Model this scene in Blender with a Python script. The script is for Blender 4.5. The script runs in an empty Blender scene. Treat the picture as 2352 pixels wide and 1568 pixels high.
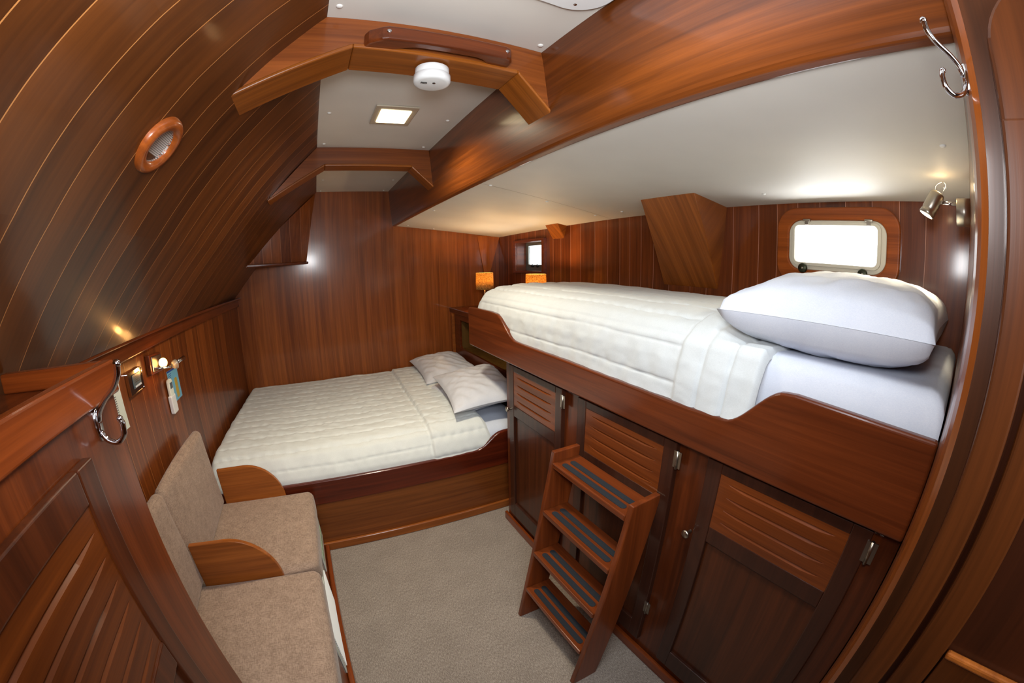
import bpy, bmesh, math, random
from mathutils import Vector, Matrix, noise
import numpy as np

random.seed(7)
S = bpy.context.scene
COL = S.collection
PI = math.pi
R = math.radians

# ------------------------------------------------------------------ camera (15 mm class fisheye in the doorway)
cam_d = bpy.data.cameras.new('camera')
cam = bpy.data.objects.new('camera', cam_d)
COL.objects.link(cam)
cam.location = (0, 0, 1.5)
cam.rotation_euler = (Matrix.Rotation(R(-27.619), 3, 'Z') @ Matrix.Rotation(R(90 - 11.5789), 3, 'X')
                      @ Matrix.Rotation(R(-0.7525), 3, 'Z')).to_euler()
cam_d.type = 'PANO'
cam_d.sensor_width = 36
cam_d.sensor_fit = 'HORIZONTAL'
for tgt in (cam_d, getattr(cam_d, 'cycles', None)):
    if tgt is None:
        continue
    try:
        tgt.panorama_type = 'FISHEYE_LENS_POLYNOMIAL'
        tgt.fisheye_fov = R(178)
        tgt.fisheye_polynomial_k0 = 0.0
        tgt.fisheye_polynomial_k1 = -0.07246
        tgt.fisheye_polynomial_k2 = 0.0
        tgt.fisheye_polynomial_k3 = 1.4621e-5
        tgt.fisheye_polynomial_k4 = 0.0
        break
    except Exception:
        pass
cam_d.clip_start = 0.01
S.camera = cam

# ------------------------------------------------------------------ view and world
S.view_settings.view_transform = 'Standard'
S.view_settings.look = 'None'
S.view_settings.exposure = 0.0
S.view_settings.gamma = 1.0
S.view_settings.use_curve_mapping = False
W = bpy.data.worlds.new('sky')
S.world = W
W.use_nodes = True
W.node_tree.nodes['Background'].inputs[0].default_value = (0.93, 0.97, 1.0, 1)
W.node_tree.nodes['Background'].inputs[1].default_value = 2.6


def area_light(name, loc, aim, power, color, size, size_y=None, spread=None):
    d = bpy.data.lights.new(name, 'AREA')
    d.energy = power
    d.color = color
    d.size = size
    if size_y:
        d.shape = 'RECTANGLE'
        d.size_y = size_y
    if spread:
        d.spread = R(spread)
    o = bpy.data.objects.new(name, d)
    COL.objects.link(o)
    o.location = loc
    o.rotation_euler = Vector(aim).to_track_quat('-Z', 'Y').to_euler()
    return o


def point_light(name, loc, power, color, radius=0.02):
    d = bpy.data.lights.new(name, 'POINT')
    d.energy = power
    d.color = color
    d.shadow_soft_size = radius
    o = bpy.data.objects.new(name, d)
    COL.objects.link(o)
    o.location = loc
    return o


# fill light added in the passage, the photographer's flash, daylight at hatch and ports
area_light('passage_fill', (0.05, -0.70, 1.70), (0.30, 1, 0.05), 11, (0.95, 0.98, 1.0), 0.55, 0.5)
area_light('camera_flash', (0.0, 0.02, 1.66), (0.50, 1, 0.10), 11, (0.97, 0.98, 1.0), 0.22, 0.16)
area_light('hatch_daylight', (0.33, 0.42, 2.105), (0.10, 0.35, -1), 6.5, (0.80, 0.91, 1.0), 0.42, 0.42, 120)
area_light('port_daylight', (2.02, 0.50, 1.30), (-1, 0.0, 0.80), 19, (0.95, 0.98, 1.0), 0.75, 0.35)
area_light('small_port_daylight', (1.95, 2.9, 1.50), (-1, -0.3, 0.15), 3, (0.92, 0.97, 1.0), 0.3, 0.2)
area_light('ceiling_lamp_light', (0.306, 1.61, 2.118), (0, 0, -1), 13, (1.0, 0.88, 0.66), 0.12, 0.12, 150)
point_light('table_lamp_bulb', (1.285, 2.92, 1.388), 6.0, (1.0, 0.66, 0.32), 0.02)
point_light('table_lamp_bulb', (1.40, 2.31, 1.388), 6.0, (1.0, 0.66, 0.32), 0.02)
point_light('wall_lamp_bulb', (-0.66, 1.615, 1.185), 0.35, (1.0, 0.45, 0.12), 0.012)


# ------------------------------------------------------------------ materials
def lin(c):
    c = c / 255.0
    return c / 12.92 if c <= 0.04045 else ((c + 0.055) / 1.055) ** 2.4


def rgb(r, g, b):
    return (lin(r), lin(g), lin(b), 1)


class NT:
    def __init__(s, name):
        s.m = bpy.data.materials.new(name)
        s.m.use_nodes = True
        s.n = s.m.node_tree.nodes
        s.l = s.m.node_tree.links
        s.b = s.n['Principled BSDF']
        s.tc = s.n.new('ShaderNodeTexCoord')

    def set(s, **k):
        for a, v in k.items():
            s.b.inputs[a.replace('_', ' ')].default_value = v

    def math(s, op, a, b=None, c=None):
        n = s.n.new('ShaderNodeMath')
        n.operation = op
        for i, v in enumerate((a, b, c)):
            if v is None:
                continue
            if isinstance(v, (int, float)):
                n.inputs[i].default_value = v
            else:
                s.l.new(v, n.inputs[i])
        return n.outputs[0]

    def noise(s, scale, detail=3, rough=0.55, vec=None, dist=0.0):
        mp = s.n.new('ShaderNodeMapping')
        s.l.new(vec or s.tc.outputs['Object'], mp.inputs[0])
        mp.inputs['Scale'].default_value = scale if hasattr(scale, '__len__') else (scale,) * 3
        n = s.n.new('ShaderNodeTexNoise')
        n.inputs['Scale'].default_value = 1.0
        n.inputs['Detail'].default_value = detail
        n.inputs['Roughness'].default_value = rough
        n.inputs['Distortion'].default_value = dist
        s.l.new(mp.outputs[0], n.inputs['Vector'])
        return n.outputs['Fac'], mp

    def ramp(s, fac, stops):
        r = s.n.new('ShaderNodeValToRGB')
        s.l.new(fac, r.inputs[0])
        el = r.color_ramp.elements
        el[0].position, el[0].color = stops[0]
        el[1].position, el[1].color = stops[-1]
        for p, c in stops[1:-1]:
            e = el.new(p)
            e.color = c
        return r.outputs[0]

    def mix(s, fac, a, b, mode='MIX'):
        n = s.n.new('ShaderNodeMix')
        n.data_type = 'RGBA'
        n.blend_type = mode
        for i, v in ((0, fac), (6, a), (7, b)):
            if isinstance(v, (int, float)):
                n.inputs[i].default_value = v
            elif isinstance(v, tuple):
                n.inputs[i].default_value = v
            else:
                s.l.new(v, n.inputs[i])
        return n.outputs[2]

    def bump(s, h, strength=0.2, dist=0.002, normal=None):
        b = s.n.new('ShaderNodeBump')
        b.inputs['Strength'].default_value = strength
        b.inputs['Distance'].default_value = dist
        s.l.new(h, b.inputs['Height'])
        if normal:
            s.l.new(normal, b.inputs['Normal'])
        s.l.new(b.outputs[0], s.b.inputs['Normal'])
        return b.outputs[0]


def wood(name, dark, light, axis='Z', rough=0.33, coat=0.35, seams=None, seam_axis='X', seam_col=(190, 120, 70),
         seam_w=0.0011, vary=0.25, stretch=38, slope=False, seam_amt=0.8):
    """varnished timber: streaky grain along axis, tone changing from plank to plank between the seams"""
    t = NT(name)
    dark = tuple(v * k for v, k in zip(dark, (0.78, 0.67, 0.42)))
    light = tuple(v * k for v, k in zip(light, (0.90, 0.78, 0.50)))
    lo, hi = 1.3, float(stretch)
    sc = {'X': (lo, hi, hi), 'Y': (hi, lo, hi), 'Z': (hi, hi, lo)}[axis]
    if slope:
        sc = (lo, hi, lo)
    sep = t.n.new('ShaderNodeSeparateXYZ')
    t.l.new(t.tc.outputs['Object'], sep.inputs[0])
    idx = None
    line = None
    if seams:
        c = sep.outputs['XYZ'.index(seam_axis)]
        for p in seams:
            g = t.math('GREATER_THAN', c, p)
            idx = g if idx is None else t.math('ADD', idx, g)
            k = t.math('COMPARE', c, p, seam_w)
            line = k if line is None else t.math('MAXIMUM', line, k)
        wn = t.n.new('ShaderNodeTexWhiteNoise')
        wn.noise_dimensions = '1D'
        t.l.new(idx, wn.inputs['W'])
        comb = t.n.new('ShaderNodeCombineXYZ')
        o = t.math('MULTIPLY', wn.outputs['Value'], 7.0)
        for i in range(3):
            t.l.new(o, comb.inputs[i])
        add = t.n.new('ShaderNodeVectorMath')
        t.l.new(t.tc.outputs['Object'], add.inputs[0])
        t.l.new(comb.outputs[0], add.inputs[1])
        vec = add.outputs[0]
    else:
        vec = None
    f1, _ = t.noise(sc, 4, 0.6, vec, 0.6)
    f2, _ = t.noise(tuple(v * (5 if v > 5 else 2.0) for v in sc), 3, 0.7, vec)
    f3, _ = t.noise(tuple(v * 0.28 for v in sc), 2, 0.5, vec, 1.0)
    g = t.math('ADD', t.math('MULTIPLY', f1, 0.5), t.math('MULTIPLY', f2, 0.2))
    g = t.math('ADD', g, t.math('MULTIPLY', f3, 0.3))
    if seams:
        g = t.math('ADD', g, t.math('MULTIPLY', t.math('SUBTRACT', wn.outputs['Value'], 0.5), vary))
    colr = t.ramp(g, [(0.36, rgb(*dark)), (0.51, rgb(*[(a + b) / 2 for a, b in zip(dark, light)])), (0.67, rgb(*light))])
    if seams:
        colr = t.mix(t.math('MULTIPLY', line, seam_amt), colr, rgb(*seam_col))  # pale plank seams: groove-edge highlights put into the colour
    t.l.new(colr, t.b.inputs['Base Color'])
    t.set(Roughness=rough, Coat_Weight=coat, Coat_Roughness=0.12)
    t.b.inputs['Specular IOR Level'].default_value = 0.22
    h = t.math('MULTIPLY', f2, 0.6)
    if seams:
        h = t.math('SUBTRACT', h, t.math('MULTIPLY', line, 2.0))
    t.bump(h, 0.12, 0.001)
    return t.m


def plain(name, c, rough=0.5, metal=0.0, coat=0.0, bump=0.0, bscale=200, trans=0.0, var=0.0, emis=None, estr=0.0):
    t = NT(name)
    f, _ = t.noise(bscale, 2)
    if var:
        d = tuple(max(0, v * (1 - var)) for v in c)
        l = tuple(min(255, v * (1 + var)) for v in c)
        t.l.new(t.ramp(f, [(0.35, rgb(*d)), (0.65, rgb(*l))]), t.b.inputs['Base Color'])
    else:
        t.b.inputs['Base Color'].default_value = rgb(*c)
    t.set(Roughness=rough, Metallic=metal, Coat_Weight=coat)
    if trans:
        t.b.inputs['Transmission Weight'].default_value = trans
    if emis:
        t.b.inputs['Emission Color'].default_value = rgb(*emis)
        t.b.inputs['Emission Strength'].default_value = estr
    if bump:
        t.bump(f, bump, 0.001)
    return t.m


def cloth(name, c1, c2, weave=900, big=18, rough=0.85, bump=0.25, sheen=0.2):
    t = NT(name)
    a, _ = t.noise((weave, weave * 0.25, weave), 2)
    b, _ = t.noise((weave * 0.25, weave, weave), 2)
    c, _ = t.noise(big, 4)
    g = t.math('ADD', t.math('MULTIPLY', t.math('ADD', a, b), 0.38), t.math('MULTIPLY', c, 0.24))
    t.l.new(t.ramp(g, [(0.38, rgb(*c1)), (0.62, rgb(*c2))]), t.b.inputs['Base Color'])
    t.set(Roughness=rough)
    t.b.inputs['Sheen Weight'].default_value = sheen
    t.bump(t.math('ADD', a, b), bump, 0.0008)
    return t.m


FAR_SEAMS = [-0.698, -0.561, -0.45, -0.351, -0.215, -0.141, -0.054, 0.065, 0.188, 0.308, 0.405, 0.547, 0.641, 0.758,
             0.885, 0.982, 1.125, 1.217, 1.348, 1.46]
SLOPE_SEAMS = [-0.1, 0.02, 0.13, 0.245, 0.345, 0.43, 0.546, 0.64, 0.763, 0.886, 0.976, 1.121, 1.214, 1.34, 1.477, 1.575, 1.69,
               1.80, 1.90, 2.03, 2.14, 2.25, 2.38, 2.49, 2.61, 2.73, 2.85, 2.97, 3.09, 3.21]
HULL_SEAMS = [0.151, 0.252, 0.36, 0.47, 0.58, 0.68, 0.778, 0.87, 1.005, 1.154, 1.255, 1.398, 1.513, 1.608, 1.70, 1.785, 1.895,
              2.02, 2.171, 2.283, 2.40, 2.50, 2.62, 2.74, 2.86, 2.97, 3.08, 3.2, 3.3]
LEFT_SEAMS = [0.75, 0.86, 0.97, 1.08, 1.19, 1.29, 1.398, 1.509, 1.628, 1.764, 1.88, 2.0, 2.123, 2.222, 2.315, 2.433, 2.52,
              2.614, 2.764, 2.87, 2.976, 3.08, 3.2]
M = {}
M['far'] = wood('varnished_far_planks', (138, 80, 50), (178, 114, 76), 'Z', seams=FAR_SEAMS, seam_axis='X', seam_col=(150, 88, 60),
                seam_amt=0.55, vary=0.12)
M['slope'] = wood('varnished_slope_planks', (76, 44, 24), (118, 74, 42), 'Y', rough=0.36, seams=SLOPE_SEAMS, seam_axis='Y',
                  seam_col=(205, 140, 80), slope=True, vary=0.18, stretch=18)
M['hull'] = wood('varnished_hull_planks', (108, 58, 38), (152, 90, 60), 'Z', seams=HULL_SEAMS, seam_axis='Y', seam_col=(205, 150, 125),
                 vary=0.16)
M['left'] = wood('varnished_left_planks', (108, 58, 34), (154, 92, 56), 'Z', seams=LEFT_SEAMS, seam_axis='Y', seam_col=(196, 120, 60),
                 vary=0.16)
M['near'] = wood('varnished_near_planks', (104, 60, 42), (146, 92, 66), 'Z', seams=[0.62, 0.73, 0.84, 0.95, 1.06, 1.17, 1.28, 1.39, 1.5, 1.61],
                 seam_axis='X', seam_col=(190, 140, 110))
M['coam'] = wood('coaming_mahogany', (92, 50, 24), (142, 84, 42), 'Y', rough=0.3, coat=0.5, stretch=34)
M['beam'] = wood('beam_mahogany', (128, 74, 46), (168, 106, 68), 'X', rough=0.35)
M['soffit'] = wood('beam_soffit_teak', (138, 84, 38), (186, 122, 62), 'X', rough=0.32, slope=True)
M['mahY'] = wood('mahogany_fore_aft', (92, 44, 28), (134, 72, 46), 'Y', rough=0.3, coat=0.45)
M['mahZ'] = wood('mahogany_upright', (84, 42, 28), (124, 66, 42), 'Z', rough=0.32, coat=0.4)
M['mahX'] = wood('mahogany_athwart', (92, 46, 28), (136, 76, 48), 'X', rough=0.3, coat=0.4)
M['dark'] = wood('dark_stile_mahogany', (58, 34, 36), (80, 48, 48), 'Z', rough=0.36)
M['panel'] = wood('door_panel_mahogany', (72, 38, 26), (104, 58, 40), 'Z', rough=0.38)
M['louvre'] = wood('louvre_mahogany', (108, 56, 32), (152, 88, 52), 'Y', rough=0.34)
M['teak'] = wood('light_teak', (158, 96, 54), (198, 130, 80), 'X', rough=0.4)
M['teakY'] = wood('port_surround_teak', (146, 80, 44), (190, 112, 64), 'Y', rough=0.33, seams=[0.345, 0.668], seam_axis='Y', seam_col=(60, 28, 14), seam_w=0.0006, seam_amt=0.6, vary=0.05)
M['knee'] = wood('knee_teak', (150, 92, 48), (196, 128, 74), 'Z', rough=0.4, stretch=50, slope=True)
M['cornerknee_lit'] = wood('corner_panel_lamplit_teak', (170, 98, 44), (214, 140, 74), 'Z', rough=0.35)  # teak with the orange lamp light put into its colour
M['lockerX'] = wood('locker_end_mahogany', (124, 60, 32), (166, 90, 50), 'X', rough=0.26, coat=0.6)
M['stepZ'] = wood('ladder_side_mahogany', (108, 54, 32), (144, 78, 48), 'Z', rough=0.3, coat=0.4)
M['locker'] = wood('locker_mahogany', (124, 60, 32), (166, 90, 50), 'Y', rough=0.26, coat=0.6)
M['lockerZ'] = wood('locker_upright_mahogany', (96, 48, 30), (138, 76, 48), 'Z', rough=0.32)
M['lockdark'] = wood('locker_door_mahogany', (72, 36, 24), (104, 56, 36), 'Z', rough=0.34)
M['locklouv'] = wood('locker_louvre_mahogany', (92, 46, 20), (128, 72, 34), 'Y', rough=0.3)
M['base'] = wood('bed_base_mahogany', (124, 72, 42), (164, 106, 66), 'X', rough=0.38)
M['step'] = wood('ladder_mahogany', (108, 54, 32), (144, 78, 48), 'Y', rough=0.3, coat=0.4)
M['jambL'] = wood('jamb_bead_mahogany', (120, 66, 30), (166, 100, 48), 'Z', rough=0.3, coat=0.5)
M['jambD'] = wood('jamb_casing_mahogany', (66, 40, 30), (96, 58, 42), 'Z', rough=0.4)
M['doorS'] = wood('cabin_door_mahogany', (72, 40, 22), (106, 62, 36), 'Z', rough=0.36)
M['doorP'] = wood('cabin_door_panel_mahogany', (54, 28, 20), (80, 42, 28), 'Z', rough=0.4)
M['cubby'] = wood('cubby_lining', (120, 96, 62), (148, 122, 84), 'Z', rough=0.6, coat=0)
M['ceil'] = plain('cream_headliner', (217, 213, 205), 0.6, bscale=3, var=0.015)
M['white'] = plain('white_plastic', (226, 228, 228), 0.35)
M['cap'] = plain('white_screw_cap', (230, 230, 226), 0.3)
M['chrome'] = plain('chrome', (205, 205, 210), 0.08, metal=1.0)
M['nickel'] = plain('brushed_nickel', (176, 168, 156), 0.32, metal=1.0)
M['blackpl'] = plain('black_plastic', (18, 18, 20), 0.4)
M['blackm'] = plain('dark_gasket', (22, 22, 24), 0.6)
M['grip'] = plain('black_grip_tape', (24, 28, 34), 0.9, bump=0.8, bscale=900, var=0.35)
M['alu'] = plain('cast_aluminium', (214, 208, 190), 0.45, metal=0.1)
M['knob'] = plain('dark_brass_knob', (58, 60, 46), 0.35, metal=0.8, bump=0.4, bscale=500)
M['quilt'] = cloth('cream_quilt', (212, 215, 211), (225, 228, 225), bump=0.15)
M['quiltw'] = cloth('white_quilt', (196, 200, 201), (209, 213, 214), bump=0.15)
M['sheet'] = cloth('white_sheet', (204, 210, 224), (218, 222, 232), bump=0.05, sheen=0.05)
M['pillow'] = cloth('white_pillowcase', (204, 206, 214), (218, 219, 226), bump=0.05, sheen=0.05)
M['fabric'] = cloth('beige_upholstery', (130, 106, 88), (174, 147, 126), weave=300, big=30, bump=0.6)
M['glow'] = plain('lamp_diffuser', (255, 244, 214), 0.5, emis=(255, 236, 190), estr=5.0)
M['bulb'] = plain('lit_bulb', (255, 214, 150), 0.4, emis=(255, 190, 110), estr=6.0)
M['hatch'] = plain('hatch_acrylic', (236, 242, 246), 0.3, emis=(214, 230, 244), estr=0.9)
M['led'] = plain('spot_bulb', (255, 250, 220), 0.4, emis=(255, 242, 200), estr=25.0)
M['paper'] = plain('white_paper', (222, 228, 216), 0.6)
M['ink'] = plain('grey_print', (104, 104, 108), 0.6)
M['blue'] = plain('light_blue_card', (110, 172, 200), 0.45)
M['navy'] = plain('navy_print', (34, 66, 142), 0.5)
M['gold'] = plain('ochre_print', (176, 150, 60), 0.5)
M['lcd'] = plain('grey_display', (88, 100, 104), 0.25)
M['lens'] = plain('dark_lens', (30, 20, 22), 0.1)


def glass_mat():
    t = NT('window_glass')
    t.set(Roughness=0.0)
    t.b.inputs['Base Color'].default_value = (1, 1, 1, 1)
    tr = t.n.new('ShaderNodeBsdfTransparent')
    gl = t.n.new('ShaderNodeBsdfGlossy')
    gl.inputs['Roughness'].default_value = 0.02
    mx = t.n.new('ShaderNodeMixShader')
    mx.inputs[0].default_value = 0.06
    t.l.new(tr.outputs[0], mx.inputs[1])
    t.l.new(gl.outputs[0], mx.inputs[2])
    t.l.new(mx.outputs[0], t.n['Material Output'].inputs[0])
    return t.m


M['glass'] = glass_mat()


def shade_mat():
    t = NT('woven_lamp_shade')
    a, _ = t.noise((500, 500, 90), 2)
    b, _ = t.noise((90, 90, 500), 2)
    g = t.math('ADD', t.math('MULTIPLY', a, 0.5), t.math('MULTIPLY', b, 0.5))
    c = t.ramp(g, [(0.42, rgb(120, 82, 34)), (0.58, rgb(220, 182, 108))])
    t.l.new(c, t.b.inputs['Base Color'])
    t.set(Roughness=0.9)
    tl = t.n.new('ShaderNodeBsdfTranslucent')
    t.l.new(c, tl.inputs[0])
    mx = t.n.new('ShaderNodeMixShader')
    mx.inputs[0].default_value = 0.42
    t.l.new(t.b.outputs[0], mx.inputs[1])
    t.l.new(tl.outputs[0], mx.inputs[2])
    t.l.new(mx.outputs[0], t.n['Material Output'].inputs[0])
    return t.m


M['shade'] = shade_mat()


def carpet_mat():
    t = NT('flecked_carpet')
    a, _ = t.noise((260, 90, 260), 3, 0.7)
    b, _ = t.noise(620, 2)
    c, _ = t.noise(7, 3)
    g = t.math('ADD', t.math('MULTIPLY', a, 0.45), t.math('MULTIPLY', b, 0.35))
    g = t.math('ADD', g, t.math('MULTIPLY', c, 0.08))
    g = t.math('ADD', g, 0.06)
    t.l.new(t.ramp(g, [(0.36, rgb(94, 82, 74)), (0.5, rgb(146, 132, 119)), (0.64, rgb(196, 182, 168))]), t.b.inputs['Base Color'])
    t.set(Roughness=0.95)
    t.b.inputs['Sheen Weight'].default_value = 0.2
    t.bump(t.math('ADD', a, b), 0.6, 0.003)
    return t.m


M['carpet'] = carpet_mat()


def mesh_mat():
    t = NT('vent_mesh')
    sep = t.n.new('ShaderNodeSeparateXYZ')
    t.l.new(t.tc.outputs['Object'], sep.inputs[0])
    a = t.math('FRACT', t.math('MULTIPLY', sep.outputs[1], 260))
    b = t.math('FRACT', t.math('MULTIPLY', sep.outputs[2], 350))
    w = t.math('MAXIMUM', t.math('LESS_THAN', a, 0.4), t.math('LESS_THAN', b, 0.4))
    t.l.new(t.mix(w, rgb(30, 24, 22), rgb(168, 156, 148)), t.b.inputs['Base Color'])
    t.set(Roughness=0.5)
    return t.m


M['mesh'] = mesh_mat()


# ------------------------------------------------------------------ mesh helpers
class MB:
    def __init__(s):
        s.v = []
        s.f = []
        s.sm = []

    def add(s, vs, fs, smooth=False):
        o = len(s.v)
        s.v += [tuple(p) for p in vs]
        s.f += [tuple(i + o for i in f) for f in fs]
        s.sm += [smooth] * len(fs)
        return s

    def box(s, x0, x1, y0, y1, z0, z1):
        v = [(x, y, z) for x in (x0, x1) for y in (y0, y1) for z in (z0, z1)]
        return s.add(v, [(0, 1, 3, 2), (4, 6, 7, 5), (0, 4, 5, 1), (2, 3, 7, 6), (0, 2, 6, 4), (1, 5, 7, 3)])

    def prism(s, poly, axis, a, b):
        """poly: 2D points in the two other axes (in x,y,z order), extruded along axis from a to b"""
        def p3(p, t):
            return {'X': (t, p[0], p[1]), 'Y': (p[0], t, p[1]), 'Z': (p[0], p[1], t)}[axis]
        n = len(poly)
        v = [p3(p, a) for p in poly] + [p3(p, b) for p in poly]
        f = [tuple(range(n)), tuple(range(2 * n - 1, n - 1, -1))]
        f += [(i, i + n, (i + 1) % n + n, (i + 1) % n) for i in range(n)]
        return s.add(v, f)

    def hexa(s, b, t):
        """b, t: four bottom and four top points"""
        return s.add(list(b) + list(t), [(3, 2, 1, 0), (4, 5, 6, 7), (0, 1, 5, 4), (1, 2, 6, 5), (2, 3, 7, 6), (3, 0, 4, 7)])

    def tube(s, pts, rad, n=12, caps=True, flat=1.0):
        pts = [Vector(p) for p in pts]
        if not hasattr(rad, '__len__'):
            rad = [rad] * len(pts)
        vs = []
        up = None
        for i, p in enumerate(pts):
            d = (pts[min(i + 1, len(pts) - 1)] - pts[max(i - 1, 0)]).normalized()
            if up is None:
                up = Vector((0, 0, 1)) if abs(d.z) < 0.9 else Vector((1, 0, 0))
            a = d.cross(up).normalized()
            up = a.cross(d).normalized()
            for k in range(n):
                t = 2 * PI * k / n
                vs.append(p + (a * math.cos(t) + up * math.sin(t) * flat) * rad[i])
        fs = []
        for i in range(len(pts) - 1):
            for k in range(n):
                fs.append((i * n + k, i * n + (k + 1) % n, (i + 1) * n + (k + 1) % n, (i + 1) * n + k))
        s.add(vs, fs, True)
        if caps:
            o = len(s.v) - len(vs)
            s.f += [tuple(o + k for k in range(n - 1, -1, -1)), tuple(o + (len(pts) - 1) * n + k for k in range(n))]
            s.sm += [False, False]
        return s

    def ball(s, c, r, n=14, sc=(1, 1, 1)):
        vs, fs = [], []
        h = n // 2
        for i in range(h + 1):
            a = PI * i / h
            for k in range(n):
                t = 2 * PI * k / n
                vs.append((c[0] + r * sc[0] * math.sin(a) * math.cos(t), c[1] + r * sc[1] * math.sin(a) * math.sin(t),
                           c[2] + r * sc[2] * math.cos(a)))
        for i in range(h):
            for k in range(n):
                fs.append((i * n + k, (i + 1) * n + k, (i + 1) * n + (k + 1) % n, i * n + (k + 1) % n))
        return s.add(vs, fs, True)

    def lathe(s, prof, origin, axis, n=32):
        """prof: (radius, height) along axis vector from origin"""
        ax = Vector(axis).normalized()
        a = ax.orthogonal().normalized()
        b = ax.cross(a)
        o = Vector(origin)
        vs, fs = [], []
        for r, h in prof:
            for k in range(n):
                t = 2 * PI * k / n
                vs.append(o + ax * h + (a * math.cos(t) + b * math.sin(t)) * max(r, 1e-5))
        for i in range(len(prof) - 1):
            for k in range(n):
                fs.append((i * n + k, i * n + (k + 1) % n, (i + 1) * n + (k + 1) % n, (i + 1) * n + k))
        return s.add(vs, fs, True)

    def grid(s, P):
        """P: 2D list of points"""
        nu, nv = len(P), len(P[0])
        vs = [p for row in P for p in row]
        fs = [(i * nv + j, (i + 1) * nv + j, (i + 1) * nv + j + 1, i * nv + j + 1) for i in range(nu - 1) for j in range(nv - 1)]
        return s.add(vs, fs, True)

    def build(s, name, mat, parent=None, bevel=0.0, seg=2, recalc=True, solid=0.0, origin=None, merge=False, smooth_all=False):
        me = bpy.data.meshes.new(name)
        off = Vector((0, 0, 0))
        if parent is not None:
            p = parent
            while p is not None:
                off += p.location
                p = p.parent
        elif origin is not None:
            off = Vector(origin)
        me.from_pydata([tuple(Vector(v) - off) for v in s.v], [], s.f)
        me.polygons.foreach_set('use_smooth', [True] * len(s.f) if smooth_all else s.sm)
        me.update()
        if recalc or merge:
            bm = bmesh.new()
            bm.from_mesh(me)
            if merge:
                bmesh.ops.remove_doubles(bm, verts=bm.verts, dist=1e-5)
            bmesh.ops.recalc_face_normals(bm, faces=bm.faces)
            bm.to_mesh(me)
            bm.free()
        me.materials.append(mat)
        o = bpy.data.objects.new(name, me)
        COL.objects.link(o)
        if parent is not None:
            o.parent = parent
        elif origin is not None:
            o.location = origin
        if solid:
            md = o.modifiers.new('thick', 'SOLIDIFY')
            md.thickness = solid
            md.offset = -1
        if bevel:
            md = o.modifiers.new('bevel', 'BEVEL')
            md.width = bevel
            md.segments = seg
            md.limit_method = 'ANGLE'
            md.angle_limit = R(35)
        return o


def thing(name, label, cat, loc, group=None):
    o = bpy.data.objects.new(name, None)
    COL.objects.link(o)
    o.location = loc
    o.empty_display_size = 0.05
    o['label'] = label
    o['category'] = cat
    if group:
        o['group'] = group
    return o


def tag(o, label, cat, group=None, kind=None):
    o['label'] = label
    o['category'] = cat
    if group:
        o['group'] = group
    if kind:
        o['kind'] = kind
    return o


def struct(o, label=None):
    o['kind'] = 'structure'
    if label:
        o['label'] = label
        o['category'] = o.name.split('.')[0].rstrip('_0123456789').replace('_', ' ').split(' ')[0]
    return o


def fy(x):           # far bulkhead plane (very slightly skewed)
    return 3.35 + 0.0215 * x


def hx(y):           # hull side at berth height
    return 1.70 - 0.005 * y * y


def cz(x, y):        # side-deck headliner height
    return 1.84 - (0.0514 + 0.0045 * y * y) * (x - 0.63)


def lx(y):           # left lining
    return -0.74 if y < 2.05 else -0.74 + (y - 2.05) * 0.0385


def sx(z):           # inboard face of the sloping planked side at height z
    pr = [(2.135, 0.0), (1.877, -0.24), (1.621, -0.45), (1.335, -0.70)]
    for (z0, x0), (z1, x1) in zip(pr, pr[1:]):
        if z >= z1:
            return x0 + (x1 - x0) * (z0 - z) / (z0 - z1)
    return pr[-1][1]


Y0 = -1.15   # passage behind the camera

# ------------------------------------------------------------------ SETTING
struct(MB().box(-0.80, 1.80, Y0, 3.5, -0.06, 0.0).build('floor', M['carpet']), 'beige flecked carpet on the cabin floor')

# raised centre headliner, three panels seen as one with screw caps
c = MB().box(-0.03, 0.63, Y0, 3.50, 2.135, 2.17).build('ceiling', M['ceil'])
struct(c, 'cream headliner panels of the raised centre ceiling')
for px, py in ((0.026, 0.89), (0.577, 0.905), (0.043, 1.616), (0.548, 1.623), (0.034, 2.04), (0.555, 2.045), (0.045, 2.895), (0.556, 2.899),
               (0.034, 3.30), (0.553, 3.31), (0.04, 1.10), (0.56, 1.10), (0.04, 2.24), (0.55, 2.24)):
    MB().lathe([(0, -0.0045), (0.005, -0.0042), (0.0078, -0.002), (0.0085, 0.001)], (px, py, 2.135), (0, 0, 1), 16).build('screw_cap', M['cap'], c)

# side deck headliner: sagging towards hull
P = [[(x, y, cz(x, y)) for x in np.linspace(0.645, 1.78, 14)] for y in np.linspace(-0.03, 3.48, 30)]
c2 = struct(MB().grid(P).build('ceiling_side', M['ceil'], recalc=False), 'cream headliner over the upper bunk')
sl = MB()
a, b = (0.65, 1.53), (1.70, 1.86)
n = 24
pts = []
for i in range(n + 1):
    t = i / n
    x, y = a[0] + (b[0] - a[0]) * t, a[1] + (b[1] - a[1]) * t
    pts.append((x, y, cz(x, y) - 0.0004))
for i in range(n):
    (x0, y0, z0), (x1, y1, z1) = pts[i], pts[i + 1]
    sl.add([(x0, y0 - 0.0012, z0), (x1, y1 - 0.0012, z1), (x1, y1 + 0.0012, z1), (x0, y0 + 0.0012, z0)], [(0, 1, 2, 3)])
sl.build('panel_seam', plain('headliner_seam_line', (120, 108, 90), 0.6), c2)  # flat strip, darker than the headliner, along the panel joint
for px, py in ((0.715, 1.545), (0.709, 2.367), (0.74, 3.24), (0.98, 3.30), (1.53, 1.835), (1.535, 1.61), (1.10, 1.70), (1.50, 0.746), (1.109, 0.05), (1.50, 0.068)):
    MB().lathe([(0, -0.0045), (0.005, -0.0042), (0.0078, -0.002), (0.0085, 0.001)], (px, py, cz(px, py)), (0, 0, 1), 16).build('screw_cap', M['cap'], c2)

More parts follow.
